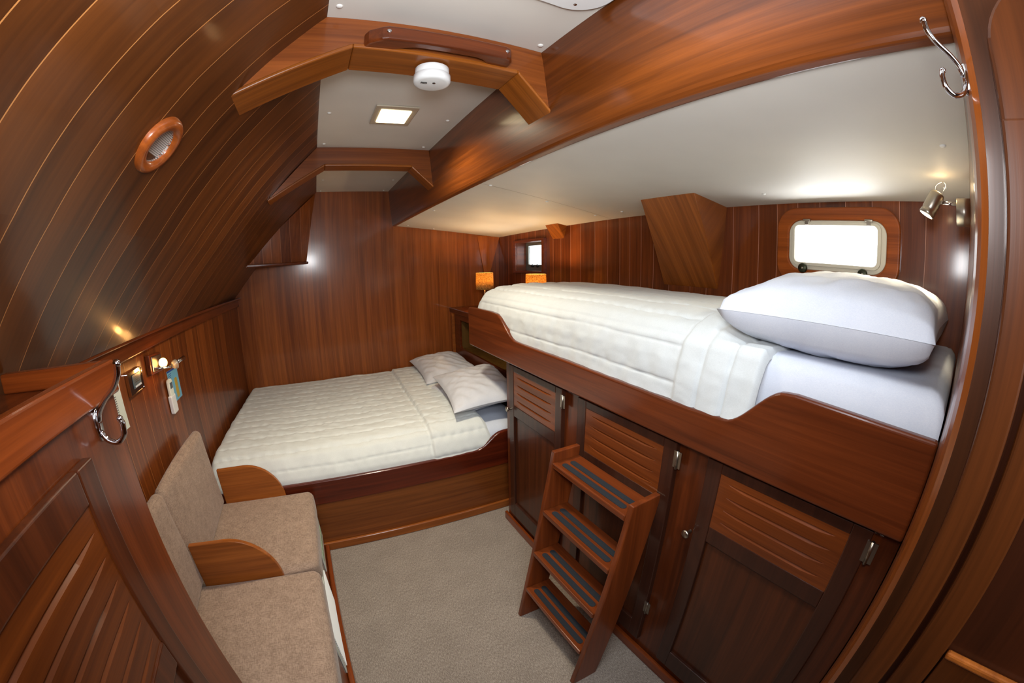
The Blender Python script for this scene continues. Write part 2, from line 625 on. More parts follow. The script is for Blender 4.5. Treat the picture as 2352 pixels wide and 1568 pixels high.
# far bulkhead
struct(MB().hexa([(-0.80, fy(-.8), -0.02), (1.70, fy(1.7), -0.02), (1.70, 3.45, -0.02), (-0.8, 3.45, -0.02)],
                 [(-0.80, fy(-.8), 2.17), (1.70, fy(1.7), 2.17), (1.70, 3.45, 2.17), (-0.8, 3.45, 2.17)]).build('wall_far', M['far']),
       'planked far bulkhead behind the double bed')

# left lining under the rail, and the long planked slope above it
w = MB()
w.prism([(-0.80, Y0), (-0.74, Y0), (-0.74, 2.05), (lx(3.45), 3.45), (-0.80, 3.45)], 'Z', -0.02, 1.33)
struct(w.build('wall_left', M['left']), 'planked left lining below the rail')
pr = [(0.0, 2.135), (-0.12, 2.010), (-0.24, 1.877), (-0.35, 1.745), (-0.45, 1.621), (-0.575, 1.480), (-0.70, 1.335), (-0.76, 1.30)]
inn = [(p[0] - 0.03, p[1] + 0.04) for p in pr]
pn = [[(x, y, z) for x, z in pr] for y in np.linspace(Y0, 3.42, 2)]
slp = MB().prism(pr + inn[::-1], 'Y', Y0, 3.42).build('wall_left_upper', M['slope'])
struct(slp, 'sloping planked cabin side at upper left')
r = MB()
r.prism([(-0.80, 0.2), (-0.722, 0.2), (-0.722, 2.05), (lx(3.3) + 0.018, 3.345), (-0.80, 3.345)], 'Z', 1.268, 1.322)
r.prism([(-0.80, 0.2), (-0.704, 0.2), (-0.704, 2.05), (lx(3.3) + 0.036, 3.345), (-0.80, 3.345)], 'Z', 1.322, 1.336)
struct(r.build('trim_1', M['mahY'], bevel=0.004), 'mahogany rail between left lining and slope')

# coaming (deep longitudinal board) between the raised ceiling and the side deck
cm = MB()
cm.prism([(0.60, 2.16), (0.631, 1.860), (0.633, 1.846), (0.639, 1.836), (0.660, 1.832), (0.668, 1.845), (0.664, 2.16)], 'Y', -0.012, 3.40)
struct(cm.build('trim_2', M['coam'], bevel=0.004), 'deep mahogany coaming between raised ceiling and bunk headliner')

# hull lining with the two port openings
def hullwall():
    m = MB()
    z1 = 1.87
    ys = [-0.03, 0.315, 0.70, 1.2, 1.7, 2.2, 2.62, 3.045, 3.50]
    holes = {1: (1.52, 1.702), 6: (1.425, 1.665)}
    for i in range(len(ys) - 1):
        a, b = ys[i], ys[i + 1]
        segs = [(0.0, z1)]
        if i in holes:
            h = holes[i]
            segs = [(0.0, h[0]), (h[1], z1)]
        for s0, s1 in segs:
            m.add([(hx(a), a, s0), (hx(b), b, s0), (hx(b), b, s1), (hx(a), a, s1)], [(0, 1, 2, 3)])
            m.add([(hx(a) + 0.02, a, s0), (hx(b) + 0.02, b, s0), (hx(b) + 0.02, b, s1), (hx(a) + 0.02, a, s1)], [(0, 3, 2, 1)])
    return m


struct(hullwall().build('wall_right', M['hull'], recalc=False), 'planked hull side beside the upper bunk')

# near bulkhead right of the doorway, its jamb bead and casing
nb = MB()
nb.box(0.555, 1.78, -0.06, -0.010, 0.0, 1.90)
struct(nb.build('wall_near', M['near']), 'planked near bulkhead at the head of the upper bunk')
jb = MB()
jb.prism([(0.556, -0.055), (0.556, -0.0095), (0.545, -0.0085), (0.530, -0.0092), (0.515, -0.0115), (0.503, -0.0155), (0.496, -0.0225), (0.494, -0.055)],
         'Z', 0.0, 2.135)
struct(jb.build('trim_3', M['jambL']), 'rounded mahogany bead around the doorway')
cs = MB().box(0.492, 0.62, -0.60, -0.0225, 0.0, 2.135)
struct(cs.build('trim_4', M['jambD']), 'dark mahogany doorway casing')
# cabin door folded back flat beyond the casing
def rounded_leaf(y0, y1, z0, z1, r, n=10):
    p = [(y0, z0), (y1, z0)]
    for k in range(n + 1):
        t = k / n * PI / 2
        p.append((y1 - r + r * math.cos(t), z1 - r + r * math.sin(t)))
    for k in range(n + 1):
        t = PI / 2 + k / n * PI / 2
        p.append((y0 + r + r * math.cos(t), z1 - r + r * math.sin(t)))
    return p
dr = thing('door_1', 'open cabin door with rounded top folded against the casing', 'door', (0.48, -0.3, 0))
dr['kind'] = 'structure'
MB().prism(rounded_leaf(-0.62, -0.040, 0.02, 1.80, 0.09), 'X', 0.484, 0.4915).build('door_leaf', M['doorP'], dr)
MB().prism(rounded_leaf(-0.073, -0.040, 0.02, 1.66, 0.003), 'X', 0.474, 0.4835).build('hinge_stile', M['doorS'], dr, bevel=0.004)
MB().prism(rounded_leaf(-0.120, -0.081, 0.02, 1.66, 0.003), 'X', 0.476, 0.4835).build('stile', M['doorS'], dr, bevel=0.003)
MB().box(0.476, 0.4835, -0.60, -0.122, 1.02, 1.110).build('middle_rail', M['doorS'], dr, bevel=0.002)
MB().box(0.473, 0.4835, -0.60, -0.122, 1.110, 1.120).build('panel_bead', M['teak'], dr, bevel=0.003)
MB().prism(rounded_leaf(-0.62, -0.040, 1.655, 1.80, 0.07), 'X', 0.474, 0.4835).build('top_rail', M['doorS'], dr, bevel=0.004)

# passage behind the camera
pw = MB()
pw.box(-0.80, 1.80, Y0 - 0.05, Y0, -0.06, 2.17)
struct(pw.build('wall_back', M['near']), 'planked passage wall behind the doorway')
struct(MB().box(0.62, 0.66, Y0, -0.05, 0, 2.17).build('wall_passage', M['near']), 'planked side of the passage behind the doorway')

# ceiling beams with arched lower edge
for (yf, yb, zt) in ((0.94, 1.06, 2.14), (2.10, 2.20, 2.14)):
    root = thing('ceiling_beam', 'wide arched ceiling beam carrying the grab rail' if yf < 1 else 'arched ceiling beam nearest the far bulkhead', 'beam',
                 (0.3, (yf + yb) / 2, 2.03))
    root['kind'] = 'structure'
    arch = [(-0.225, 1.905), (0.071, 2.046), (0.52, 2.040), (0.637, 1.924)]
    if yf > 2:
        arch = [(-0.25, 1.858), (0.042, 2.032), (0.503, 2.032), (0.632, 1.918)]
    # front mass
    top = [(0.601, 2.134), (0.0, 2.134)]
    core = [(arch[0][0] + 0.004, arch[0][1] + 0.012)] + [(x, z + 0.012) for x, z in arch[1:3]] + [(arch[3][0] - 0.004, arch[3][1] + 0.012)] + top
    MB().prism(core, 'Y', yf, yb).build('beam_body', M['beam'], root)
    # soffit boards mitred along the arch
    for i, nm in enumerate(('left_soffit', 'middle_soffit', 'right_soffit')):
        (x0, z0), (x1, z1) = arch[i], arch[i + 1]
        e = 0.0015
        MB().prism([(x0, z0), (x1, z1), (x1, z1 + 0.013), (x0, z0 + 0.013)], 'Y', yf - 0.006, yb + 0.002).build(nm, M['soffit'], root, bevel=0.004, seg=3)

# grab rail on first beam
gr = MB()
prof = [(0.095, 0.9395), (0.105, 0.915), (0.135, 0.892), (0.150, 0.886), (0.460, 0.886), (0.474, 0.890), (0.483, 0.905), (0.486, 0.9395),
        (0.425, 0.9395), (0.405, 0.922), (0.385, 0.916), (0.225, 0.916), (0.205, 0.922), (0.170, 0.9395)]
g = thing('grab_rail', 'mahogany grab rail screwed to the wide ceiling beam', 'handrail', (0.29, 0.94, 2.07))
MB().prism(prof, 'Z', 2.050, 2.090).build('rail', M['mahX'], g, bevel=0.006, seg=3)
for x in (0.150, 0.462):
    MB().lathe([(0, -0.001), (0.003, -0.0012), (0.0055, 0), (0.006, 0.002)], (x, 0.8856, 2.074), (0, 1, 0), 16).build('screw', M['chrome'], g)

# smoke alarm below the beam
sa = thing('smoke_alarm', 'round white smoke alarm under the wide ceiling beam', 'smoke alarm', (0.29, 0.995, 2.03))
MB().lathe([(0, 0), (0.044, 0), (0.046, -0.002), (0.046, -0.016), (0.044, -0.019), (0.046, -0.021), (0.050, -0.024), (0.050, -0.040), (0.047, -0.045),
            (0.040, -0.047), (0, -0.047)], (0.29, 0.995, 2.038), (0, 0, 1), 48).build('housing', M['white'], sa, recalc=False)
MB().lathe([(0, -0.0478), (0.004, -0.0478), (0.0045, -0.046)], (0.293, 0.985, 2.038), (0, 0, 1), 16).build('test_button', M['lens'], sa)
mm = MB()
for k in range(5):
    mm.box(0.258 + k * 0.0035, 0.260 + k * 0.0035, 0.984, 0.992, 1.9895, 1.9915)
mm.build('sounder_slots', M['blackpl'], sa)

# LED panel in raised ceiling
cl = thing('ceiling_light', 'square lit ceiling light between the two beams', 'light', (0.306, 1.61, 2.135))
f = MB()
f.prism([(0.220, 1.505), (0.392, 1.500), (0.392, 1.716), (0.220, 1.716)], 'Z', 2.128, 2.1345)
f.build('bezel', plain('clear_bezel', (190, 180, 160), 0.2, coat=0.5), cl, bevel=0.002)
MB().box(0.244, 0.368, 1.540, 1.684, 2.1245, 2.1285).build('diffuser', M['glow'], cl, bevel=0.001)

# deck hatch over the near end
ht = thing('deck_hatch', 'white framed deck hatch in the ceiling above the doorway', 'hatch', (0.33, 0.43, 2.135))
def rrect(x0, x1, y0, y1, r, n=8):
    p = []
    for cx, cy, a in ((x1 - r, y1 - r, 0), (x0 + r, y1 - r, 1), (x0 + r, y0 + r, 2), (x1 - r, y0 + r, 3)):
        for k in range(n + 1):
            t = (a + k / n) * PI / 2
            p.append((cx + r * math.cos(t), cy + r * math.sin(t)))
    return p
def ring(m, outer, inner, axis, a, b):
    n = len(outer)
    def p3(p, t):
        return {'X': (t, p[0], p[1]), 'Y': (p[0], t, p[1]), 'Z': (p[0], p[1], t)}[axis]
    v = [p3(p, a) for p in outer] + [p3(p, a) for p in inner] + [p3(p, b) for p in outer] + [p3(p, b) for p in inner]
    f = []
    for i in range(n):
        j = (i + 1) % n
        f += [(i, j, n + j, n + i), (2 * n + i, 3 * n + i, 3 * n + j, 2 * n + j), (i, 2 * n + i, 2 * n + j, j), (n + i, n + j, 3 * n + j, 3 * n + i)]
    return m.add(v, f)
ring(MB(), rrect(0.06, 0.598, 0.15, 0.712, 0.09), rrect(0.09, 0.57, 0.18, 0.682, 0.07), 'Z', 2.1335, 2.1305).build('gasket', M['blackm'], ht)
ring(MB(), rrect(0.066, 0.592, 0.156, 0.705, 0.085), rrect(0.12, 0.545, 0.21, 0.650, 0.05), 'Z', 2.135, 2.122).build('frame', M['white'], ht, bevel=0.003)
MB().prism(rrect(0.115, 0.55, 0.205, 0.655, 0.05), 'Z', 2.131, 2.1345).build('pane', M['hatch'], ht)
for x in (0.53,):
    MB().lathe([(0, -0.001), (0.004, -0.001), (0.005, 0.001)], (x, 0.675, 2.1222), (0, 0, 1), 12).build('screw', M['chrome'], ht)

# boxed corner cover under the slope at far end
bx = MB()
def slope_z(x):
    pr2 = [(0.0, 2.135), (-0.24, 1.877), (-0.45, 1.621), (-0.70, 1.335)]
    for (x0, z0), (x1, z1) in zip(pr2, pr2[1:]):
        if x >= x1:
            return z0 + (z1 - z0) * (x0 - x) / (x0 - x1)
    return 1.335
A_, B_, C_, D_, T_ = (-0.515, 2.86, 1.575), (-0.092, 3.352, 1.568), (-0.008, 3.352, 2.125), (-0.515, 3.352, 1.575), (-0.515, 3.352, 1.60)
bx.add([A_, B_, C_, D_], [(0, 1, 2), (0, 3, 1), (0, 2, 3), (1, 3, 2)])
box_m = wood('boxing_planks', (122, 68, 42), (160, 100, 66), 'Z', seams=[-0.46, -0.40, -0.345, -0.28, -0.21, -0.13, -0.06], seam_axis='X', seam_col=(176, 118, 84))
o = bx.build('trim_5', box_m)
struct(o, 'planked boxing under the slope on the far bulkhead')
MB().prism([(-0.53, 2.845), (-0.50, 2.845), (-0.080, 3.335), (-0.080, 3.352), (-0.53, 3.352)], 'Z', 1.556, 1.576).build('edge_moulding', M['mahX'], o, bevel=0.005)

# knees (boxed frame ends) on the hull side
def knee(name, top, bot, hullx_t, hullx_b, label, mat):
    (ax, ay, az), (bx_, by, bz) = top
    (dx, dy, dz), (ex, ey, ez) = bot
    m = MB()
    v = [(ax, ay, az), (bx_, by, bz), (hullx_t, by + 0.04, cz(hullx_t, by) + 0.01), (hullx_t, ay + 0.04, cz(hullx_t, ay) + 0.01),
         (dx, dy, dz), (ex, ey, ez), (hullx_b, ey, ez - 0.004), (hullx_b, dy, dz - 0.004)]
    m.add(v, [(0, 1, 5, 4), (1, 2, 6, 5), (0, 4, 7, 3), (4, 5, 6, 7), (0, 3, 2, 1), (2, 3, 7, 6)])
    o = m.build(name, mat, bevel=0.0015)
    return struct(o, label)
knee('trim_6', [(1.361, 1.304, 1.806), (1.369, 1.002, 1.806)], [(1.688, 1.430, 1.387), (1.692, 1.088, 1.388)], 1.71, 1.71, 'big tapering teak frame cover left of the port', M['knee'])
knee('trim_7', [(1.555, 2.435, 1.772), (1.56, 2.285, 1.776)], [(1.660, 2.490, 1.672), (1.668, 2.367, 1.673)], 1.685, 1.685, 'small teak frame cover near the far corner', M['knee'])
m = MB()
m.add([(1.416, 3.372, 1.75), (1.648, 3.372, 1.75), (1.540, 3.372, 1.395), (1.485, 3.372, 1.395),
       (1.416, 3.40, 1.75), (1.648, 3.40, 1.75), (1.540, 3.40, 1.395), (1.485, 3.40, 1.395)],
      [(0, 1, 2, 3), (7, 6, 5, 4), (0, 4, 5, 1), (1, 5, 6, 2), (2, 6, 7, 3), (3, 7, 4, 0)])
struct(m.build('trim_8', M['cornerknee_lit']), 'tapering teak panel in the far corner behind the lamp')

# ------------------------------------------------------------------ opening port by the upper bunk
wp = thing('window_1', 'lit rectangular port with teak surround above the upper bunk pillow', 'window', (1.70, 0.506, 1.61))
wp['kind'] = 'structure'
def skew(m, k):      # the port leans a little: edges fall towards the pillow side
    m.v = [(x, y, z + (0.506 - y) * k) for x, y, z in m.v]
    return m
m = MB()
ring(m, rrect(0.244, 0.768, 1.450, 1.760, 0.085), rrect(0.298, 0.712, 1.508, 1.708, 0.055), 'X', 1.674, 1.704)
m.build('surround', M['teakY'], wp, bevel=0.008, seg=4)
m = MB()
ring(m, rrect(0.298, 0.712, 1.508, 1.708, 0.055), rrect(0.33, 0.685, 1.534, 1.690, 0.02), 'X', 1.680, 1.735)
m.build('window_frame', M['alu'], wp, bevel=0.003)
m = MB()
ring(m, rrect(0.318, 0.697, 1.524, 1.700, 0.03), rrect(0.333, 0.684, 1.537, 1.688, 0.02), 'X', 1.672, 1.682)
m.build('hinged_frame', M['alu'], wp, bevel=0.002)
MB().box(1.690, 1.694, 0.328, 0.690, 1.532, 1.692).build('pane', M['glass'], wp)
for y in (0.628, 0.368):
    m = MB()
    m.box(1.664, 1.682, y - 0.008, y + 0.008, 1.688, 1.712)
    m.tube([(1.668, y - 0.016, 1.707), (1.668, y + 0.016, 1.707)], 0.006, 12)
    m.build('hinge', M['nickel'], wp, bevel=0.001)
for y, z in ((0.640, 1.514), (0.385, 1.508)):
    k = MB().lathe([(0, -0.034), (0.017, -0.034), (0.020, -0.030), (0.020, -0.022), (0.017, -0.018), (0.006, -0.016), (0.006, 0.0)], (1.690, y, z), (1, 0, 0), 24).build(
        'dog_knob', M['knob'], wp)
    MB().ball((1.656, y, z), 0.0045, 10, (0.5, 1, 1)).build('knob_screw', M['nickel'], k)

# small deep-set window near the far corner
w2 = thing('window_2', 'small deep-set window near the far corner above the lamps', 'window', (1.66, 2.84, 1.54))
w2['kind'] = 'structure'
m = MB()
hw = 1.655
ring(m, rrect(2.585, 3.085, 1.405, 1.685, 0.002, 2), rrect(2.618, 3.047, 1.425, 1.665, 0.002, 2), 'X', hw - 0.018, hw + 0.012)
m.build('window_frame', M['mahY'], w2, bevel=0.003)
m = MB()
m.box(hw, 1.765, 3.045, 3.065, 1.40, 1.69)
m.box(hw, 1.765, 2.60, 2.62, 1.40, 1.69)
m.box(hw, 1.765, 2.60, 3.065, 1.405, 1.425)
m.box(hw, 1.765, 2.60, 3.065, 1.665, 1.685)
m.build('reveal', M['mahX'], w2)
m = MB()
ring(m, rrect(2.62, 3.045, 1.425, 1.665, 0.01), rrect(2.66, 3.005, 1.475, 1.64, 0.01), 'X', 1.745, 1.765)
m.build('metal_frame', plain('dark_aluminium', (120, 124, 120), 0.4, metal=0.6), w2, bevel=0.002)
MB().box(1.752, 1.756, 2.65, 3.015, 1.465, 1.65).build('pane', M['glass'], w2)
m = MB()
m.ball((1.735, 2.92, 1.465), 0.014)
m.ball((1.735, 2.84, 1.465), 0.014)
m.build('latch', M['blackpl'], w2)


# ------------------------------------------------------------------ lens-ended louvre relief in a panel
def louvre_mesh(xf, y0, y1, z0, z1, lines, ya, yb, depth=0.0065, w=0.0085, thick=0.012, dirn=1, endtap=0.05, ny=64):
    """panel facing -x*dirn.. front plane x=xf; each line carries a scooped groove with pointed ends"""
    m = MB()
    ys = list(np.linspace(y0, y1, ny))
    P = []
    for y in ys:
        e = 0.0
        if ya < y < yb:
            dd = min(y - ya, yb - y)
            e = min(1.0, (dd / endtap)) ** 0.6
        col = [(xf, y, z1)]
        for zl in lines:
            col += [(xf, y, zl + 0.0012), (xf + dirn * depth * e, y, zl - 0.0002), (xf, y, zl - w * max(e, 0.05))]
        col.append((xf, y, z0))
        P.append(col)
    m.grid(P)
    m.sm = [False] * len(m.f)
    m.box(xf + dirn * 0.0075, xf + dirn * (0.0075 + thick), y0, y1, z0, z1)
    return m


def cab_door(root, y0, y1, z0, z1, mid, xf, stile, knob_y, hinge_y, lines_y, dark, lmat, pmat, dirn=1, rail_top=0.03, thick=0.022,
             louv_top=None, knob_z=0.762, hinge_z=(0.945, 0.31), sb=0.09):
    """louvred cabinet door; xf = front face, dirn=+1 when it faces -x"""
    d = MB()
    xb = xf + dirn * thick
    X0, X1 = min(xf, xb), max(xf, xb)
    lt = louv_top if louv_top else z1 - rail_top
    d.box(X0, X1, y0, y0 + stile, z0, z1)
    d.box(X0, X1, y1 - stile, y1, z0, z1)
    d.box(X0, X1, y0 + stile, y1 - stile, lt, z1)
    d.box(X0, X1, y0 + stile, y1 - stile, mid[0], mid[1])
    d.box(X0, X1, y0 + stile, y1 - stile, z0, z0 + sb)
    door = d.build('door', dark, root, bevel=0.0025)
    lv = louvre_mesh(xf + dirn * 0.002, y0 + stile, y1 - stile, mid[1], lt, lines_y, y0 + stile + 0.03, y1 - stile - 0.03, dirn=dirn)
    lv.build('louvred_panel', lmat, door, recalc=False)
    xp = xf + dirn * 0.012
    MB().box(min(xp, xp + dirn * 0.008), max(xp, xp + dirn * 0.008), y0 + stile - 0.002, y1 - stile + 0.002, z0 + sb - 0.002, mid[0] + 0.002).build('lower_panel', pmat, door)
    if knob_y is not None:
        MB().lathe([(0, -0.030), (0.010, -0.030), (0.0135, -0.027), (0.0135, -0.023), (0.007, -0.018), (0.0045, -0.012), (0.0055, 0)],
                   (xf, knob_y, knob_z), (dirn, 0, 0), 24).build('knob', M['nickel'], door)
    if hinge_y is not None:
        for z in hinge_z:
            h = MB()
            h.tube([(xf - dirn * 0.004, hinge_y, z - 0.030), (xf - dirn * 0.004, hinge_y, z + 0.030)], 0.0045, 12)
            h.box(min(xf, xf - dirn * 0.003), max(xf, xf - dirn * 0.003), hinge_y - 0.014, hinge_y + 0.014, z - 0.027, z + 0.027)
            h.build('hinge', M['nickel'], door)
    return door


# ------------------------------------------------------------------ bunk cabinet under the upper bunk
cab = thing('bunk_cabinet', 'mahogany cabinet with three louvred doors under the upper bunk', 'cabinet', (1.28, 0.87, 0))
XC = 0.888
b = MB()
b.box(XC, XC + 0.02, -0.008, 1.765, 0.0, 1.03)                  # face
b.box(XC + 0.02, 1.675, 1.745, 1.765, 0.0, 1.03)           # far end panel
b.box(XC + 0.02, 1.675, 0.0, 1.745, 0.98, 1.03)
b.build('carcass', M['mahZ'], cab, bevel=0.002)
MB().box(XC - 0.018, XC, -0.008, 1.785, 0.0, 0.055).build('plinth_moulding', M['locker'], cab, bevel=0.006, seg=3)
XD = XC - 0.019
ln = [0.944, 0.903, 0.862, 0.821]
cab_door(cab, 1.232, 1.700, 0.10, 0.995, (0.728, 0.788), XD, 0.048, 1.678, 1.222, ln, M['dark'], M['louvre'], M['panel'])
cab_door(cab, 0.640, 1.125, 0.10, 0.995, (0.728, 0.788), XD, 0.050, None, 0.630, ln, M['dark'], M['louvre'], M['panel'])
cab_door(cab, 0.056, 0.527, 0.10, 0.995, (0.735, 0.790), XD, 0.050, 0.535, 0.048, ln, M['dark'], M['louvre'], M['panel'], hinge_z=(0.945,), knob_z=0.74)

# ------------------------------------------------------------------ upper bunk: platform and leeboard
ub = thing('upper_bunk', 'mahogany upper bunk platform with scooped leeboard', 'bunk', (1.27, 1.07, 1.03))
MB().box(0.873, 1.672, -0.005, 2.165, 1.032, 1.055).build('platform', M['mahY'], ub)
def smooth_step(p0, p1, n=8):
    out = []
    for k in range(n + 1):
        t = k / n
        s = t * t * (3 - 2 * t)
        out.append((p0[0] + (p1[0] - p0[0]) * t, p0[1] + (p1[1] - p0[1]) * s))
    return out
top = [(-0.009, 1.226), (0.10, 1.229), (0.235, 1.234), (0.31, 1.237)] + smooth_step((0.335, 1.235), (0.490, 1.126), 12) + \
      [(0.60, 1.122), (0.9, 1.124), (1.2, 1.128), (1.50, 1.128)] + smooth_step((1.590, 1.130), (1.800, 1.240), 12) + [(1.87, 1.244), (2.0, 1.243), (2.165, 1.238), (2.180, 1.230)]
poly = top + [(2.180, 1.022), (2.170, 1.010), (-0.009, 1.007)]
MB().prism(poly, 'X', 0.846, 0.872).build('leeboard', M['mahY'], ub, bevel=0.009, seg=4)


# ------------------------------------------------------------------ soft goods
def fbm(x, y, z=0.0):
    return noise.fractal(Vector((x, y, z)), 1.0, 2.0, 4)


def pillow(name, c, lx_, ly_, h, rot, label, mat, seed=0, tilt=(0, 0), pinch=0.10, n=56, fat=0.5, low=0.72, group=None):
    m = MB()
    rows_t, rows_b = [], []
    cr, sr = math.cos(rot), math.sin(rot)
    for i in range(n + 1):
        u = -1 + 2 * i / n
        rt, rb = [], []
        for j in range(n + 1):
            v = -1 + 2 * j / n
            px = u * (1 - pinch * (1 - v * v)) * lx_ / 2
            py = v * (1 - pinch * (1 - u * u)) * ly_ / 2
            e = max(0.0, (1 - abs(u) ** 2.6)) ** fat * max(0.0, (1 - abs(v) ** 2.6)) ** fat
            d = min(1 - abs(u), 1 - abs(v))
            wr = fbm(px * 6 + seed * 3.1, py * 6, seed) * 0.013 * min(1, d * 8)
            ang = math.atan2(v, u)
            wr += math.sin(px * 62 + py * 48 + 4 * fbm(px * 2.5, py * 2.5, seed + 2)) * 0.0030 * min(1, d * 4)
            wr += math.sin((px * 60 + py * 35) + 4 * fbm(px * 3, py * 3, seed + 5)) * 0.0022 * min(1, d * 6) * (1 - e * 0.6)
            cn = (abs(u) * abs(v)) ** 3
            wr += math.sin(ang * 26 + seed) * 0.004 * cn * min(1, d * 10)
            for sgn, row in ((1, rt), (-1, rb)):
                z = sgn * h / 2 * e * (1.0 if sgn > 0 else low) + wr * (1 if sgn > 0 else 0.5)
                if sgn > 0:
                    z += 0.0005
                z += tilt[0] * px + tilt[1] * py
                row.append((c[0] + px * cr - py * sr, c[1] + px * sr + py * cr, c[2] + z))
        rows_t.append(rt)
        rows_b.append(rb)
    m.grid(rows_t)
    m.grid([r[::-1] for r in rows_b])
    o = m.build(name, mat, origin=(c[0], c[1], c[2] - h / 2 * 0.72), recalc=False, merge=False)
    tag(o, label, 'pillow', group)
    return o


# upper mattress with fitted sheet
def mattress(name, x0, x1, y0, y1, z0, z1, r, label, n=60, wr=0.0055, origin=None, dome=0.0):
    m = MB()
    nu, nv = 48, 72
    P = []
    for i in range(nu + 1):
        row = []
        u = -1 + 2 * i / nu
        for j in range(nv + 1):
            v = -1 + 2 * j / nv
            # project the unit square on a rounded box top incl. sides
            def side(t):
                a = abs(t)
                k = 0.80
                if a < k:
                    return a / k, 0.0
                return 1.0, (a - k) / (1 - k)
            fu, du = side(u)
            fv, dv = side(v)
            hx_, hy_ = (x1 - x0) / 2, (y1 - y0) / 2
            X = (x0 + x1) / 2 + math.copysign(1, u) * ((hx_ - r) * fu + (r * math.sin(min(1, du * 2) * PI / 2) if du > 0 else 0))
            Yy = (y0 + y1) / 2 + math.copysign(1, v) * ((hy_ - r) * fv + (r * math.sin(min(1, dv * 2) * PI / 2) if dv > 0 else 0))
            dr_ = max(du, dv)
            if dr_ <= 0:
                z = z1
            elif dr_ < 0.5:
                z = z1 - r * (1 - math.cos(dr_ * 2 * PI / 2))
            else:
                z = z1 - r - (z1 - r - z0) * (dr_ - 0.5) * 2
            q = fbm(X * 5, Yy * 2.2, 3.3)
            q2 = math.sin(X * 55 + 3 * fbm(X * 2, Yy * 2, 1)) * 0.5
            if z > z1 - 0.3 * r:
                z += wr * (q + q2 * 0.4)
            z += dome * (1 - (fu if du == 0 else 1) ** 2) * (1 - (fv if dv == 0 else 1) ** 4)
            row.append((X, Yy, z))
        P.append(row)
    m.grid(P)
    o = m.build(name, M['sheet'], origin=origin, recalc=False)
    tag(o, label, 'mattress')
    return o


mattress('mattress', 0.893, 1.683, -0.006, 2.120, 1.056, 1.300, 0.045, 'white-sheeted mattress on the upper bunk', origin=(1.28, 1.07, 1.056))


# upper quilt: cross-section over the mattress, stitched along the bunk
def upper_quilt():
    prof = [(1.678, 1.300), (1.66, 1.335), (1.60, 1.350), (1.45, 1.358), (1.25, 1.360), (1.08, 1.354), (0.98, 1.343), (0.925, 1.322), (0.890, 1.285),
            (0.877, 1.235), (0.874, 1.18), (0.873, 1.12), (0.873, 1.075)]
    # resample by length
    L = [0]
    for a, b2 in zip(prof, prof[1:]):
        L.append(L[-1] + math.hypot(b2[0] - a[0], b2[1] - a[1]))
    tot = L[-1]
    NU, NV = 240, 300
    m = MB()
    P = []
    y0, y1 = 0.375, 2.135
    for i in range(NU + 1):
        s = tot * i / NU
        k = max(j for j in range(len(L)) if L[j] <= s + 1e-9)
        k = min(k, len(L) - 2)
        t = (s - L[k]) / (L[k + 1] - L[k])
        X = prof[k][0] + (prof[k + 1][0] - prof[k][0]) * t
        Z = prof[k][1] + (prof[k + 1][1] - prof[k][1]) * t
        nx, nz = -(prof[k + 1][1] - prof[k][1]), (prof[k + 1][0] - prof[k][0])
        ll = math.hypot(nx, nz)
        nx, nz = nx / ll, nz / ll
        if nz < 0:
            nx, nz = -nx, -nz
        if abs(nz) < 0.35:
            nx = -abs(nx)
        row = []
        for j in range(NV + 1):
            v = j / NV
            # near edge slants: further aft on the top than on the front
            yn = 0.395 + 0.035 * max(0, (s / tot - 0.7)) * 3 + 0.04 * math.sin(s * 3.0) * (1 if s < tot * .6 else .2)
            y = yn + (y1 - yn) * v
            dy = y - yn
            # stitch rows along y every 0.10 of s; three cross bands near the head
            rs = (s + 0.012 * fbm(y * 1.5, 1.7)) / 0.105
            fr = abs((rs % 1) - 0.5) * 2
            puff = (1 - fr ** 9) ** 0.5 * 0.013 + (1 - fr ** 1.5) * 0.003
            puff += math.sin(y * 115 + 5 * fbm(y * 2, s * 4)) * 0.0016 * fr ** 2
            if Z < 1.30:
                puff = puff * 0.45 + 0.006
            if dy < 0.255:
                fb = (dy / 0.085)
                f2 = abs((fb % 1) - 0.5) * 2
                puff = (1 - f2 ** 9) ** 0.5 * 0.014 + 0.006
            puff += fbm(X * 4, y * 2.5, Z * 4) * 0.005 + fbm(X * 14, y * 9, Z * 14) * 0.0022
            # column ripples on the front drop
            if Z < 1.30:
                puff += math.sin(y * 62 + 3 * fbm(y * 3, Z * 6)) * 0.0014 * min(1, (1.31 - Z) * 12)
            # far end rounds down
            de = y1 - y
            zz = Z
            if y < 0.60 and Z > 1.30:
                q = min(1, (0.60 - y) / 0.12)
                zz -= 0.045 * q * q * (3 - 2 * q) * min(1, (Z - 1.30) * 25)
            if de < 0.10:
                q = 1 - de / 0.10
                zz = Z - (1 - math.sqrt(max(0, 1 - q * q))) * 0.16
                zz = max(zz, 1.062)
            if dy < 0.012:
                zz -= (0.012 - dy) * 1.2
            row.append((min(X + nx * puff, 1.68), y, zz + nz * puff))
        P.append(row)
    m.grid(P)
    o = m.build('quilt', M['quiltw'], origin=(1.28, 1.25, 1.30), recalc=False)
    return tag(o, 'cream white quilt spread over the upper bunk', 'quilt')


upper_quilt()
pillow('pillow', (1.245, 0.300, 1.392), 0.74, 0.52, 0.215, 0.0, 'plump white pillow on the upper bunk below the port', M['sheet'], seed=3, tilt=(0.0, 0.0), pinch=0.045, fat=0.32, low=0.98)

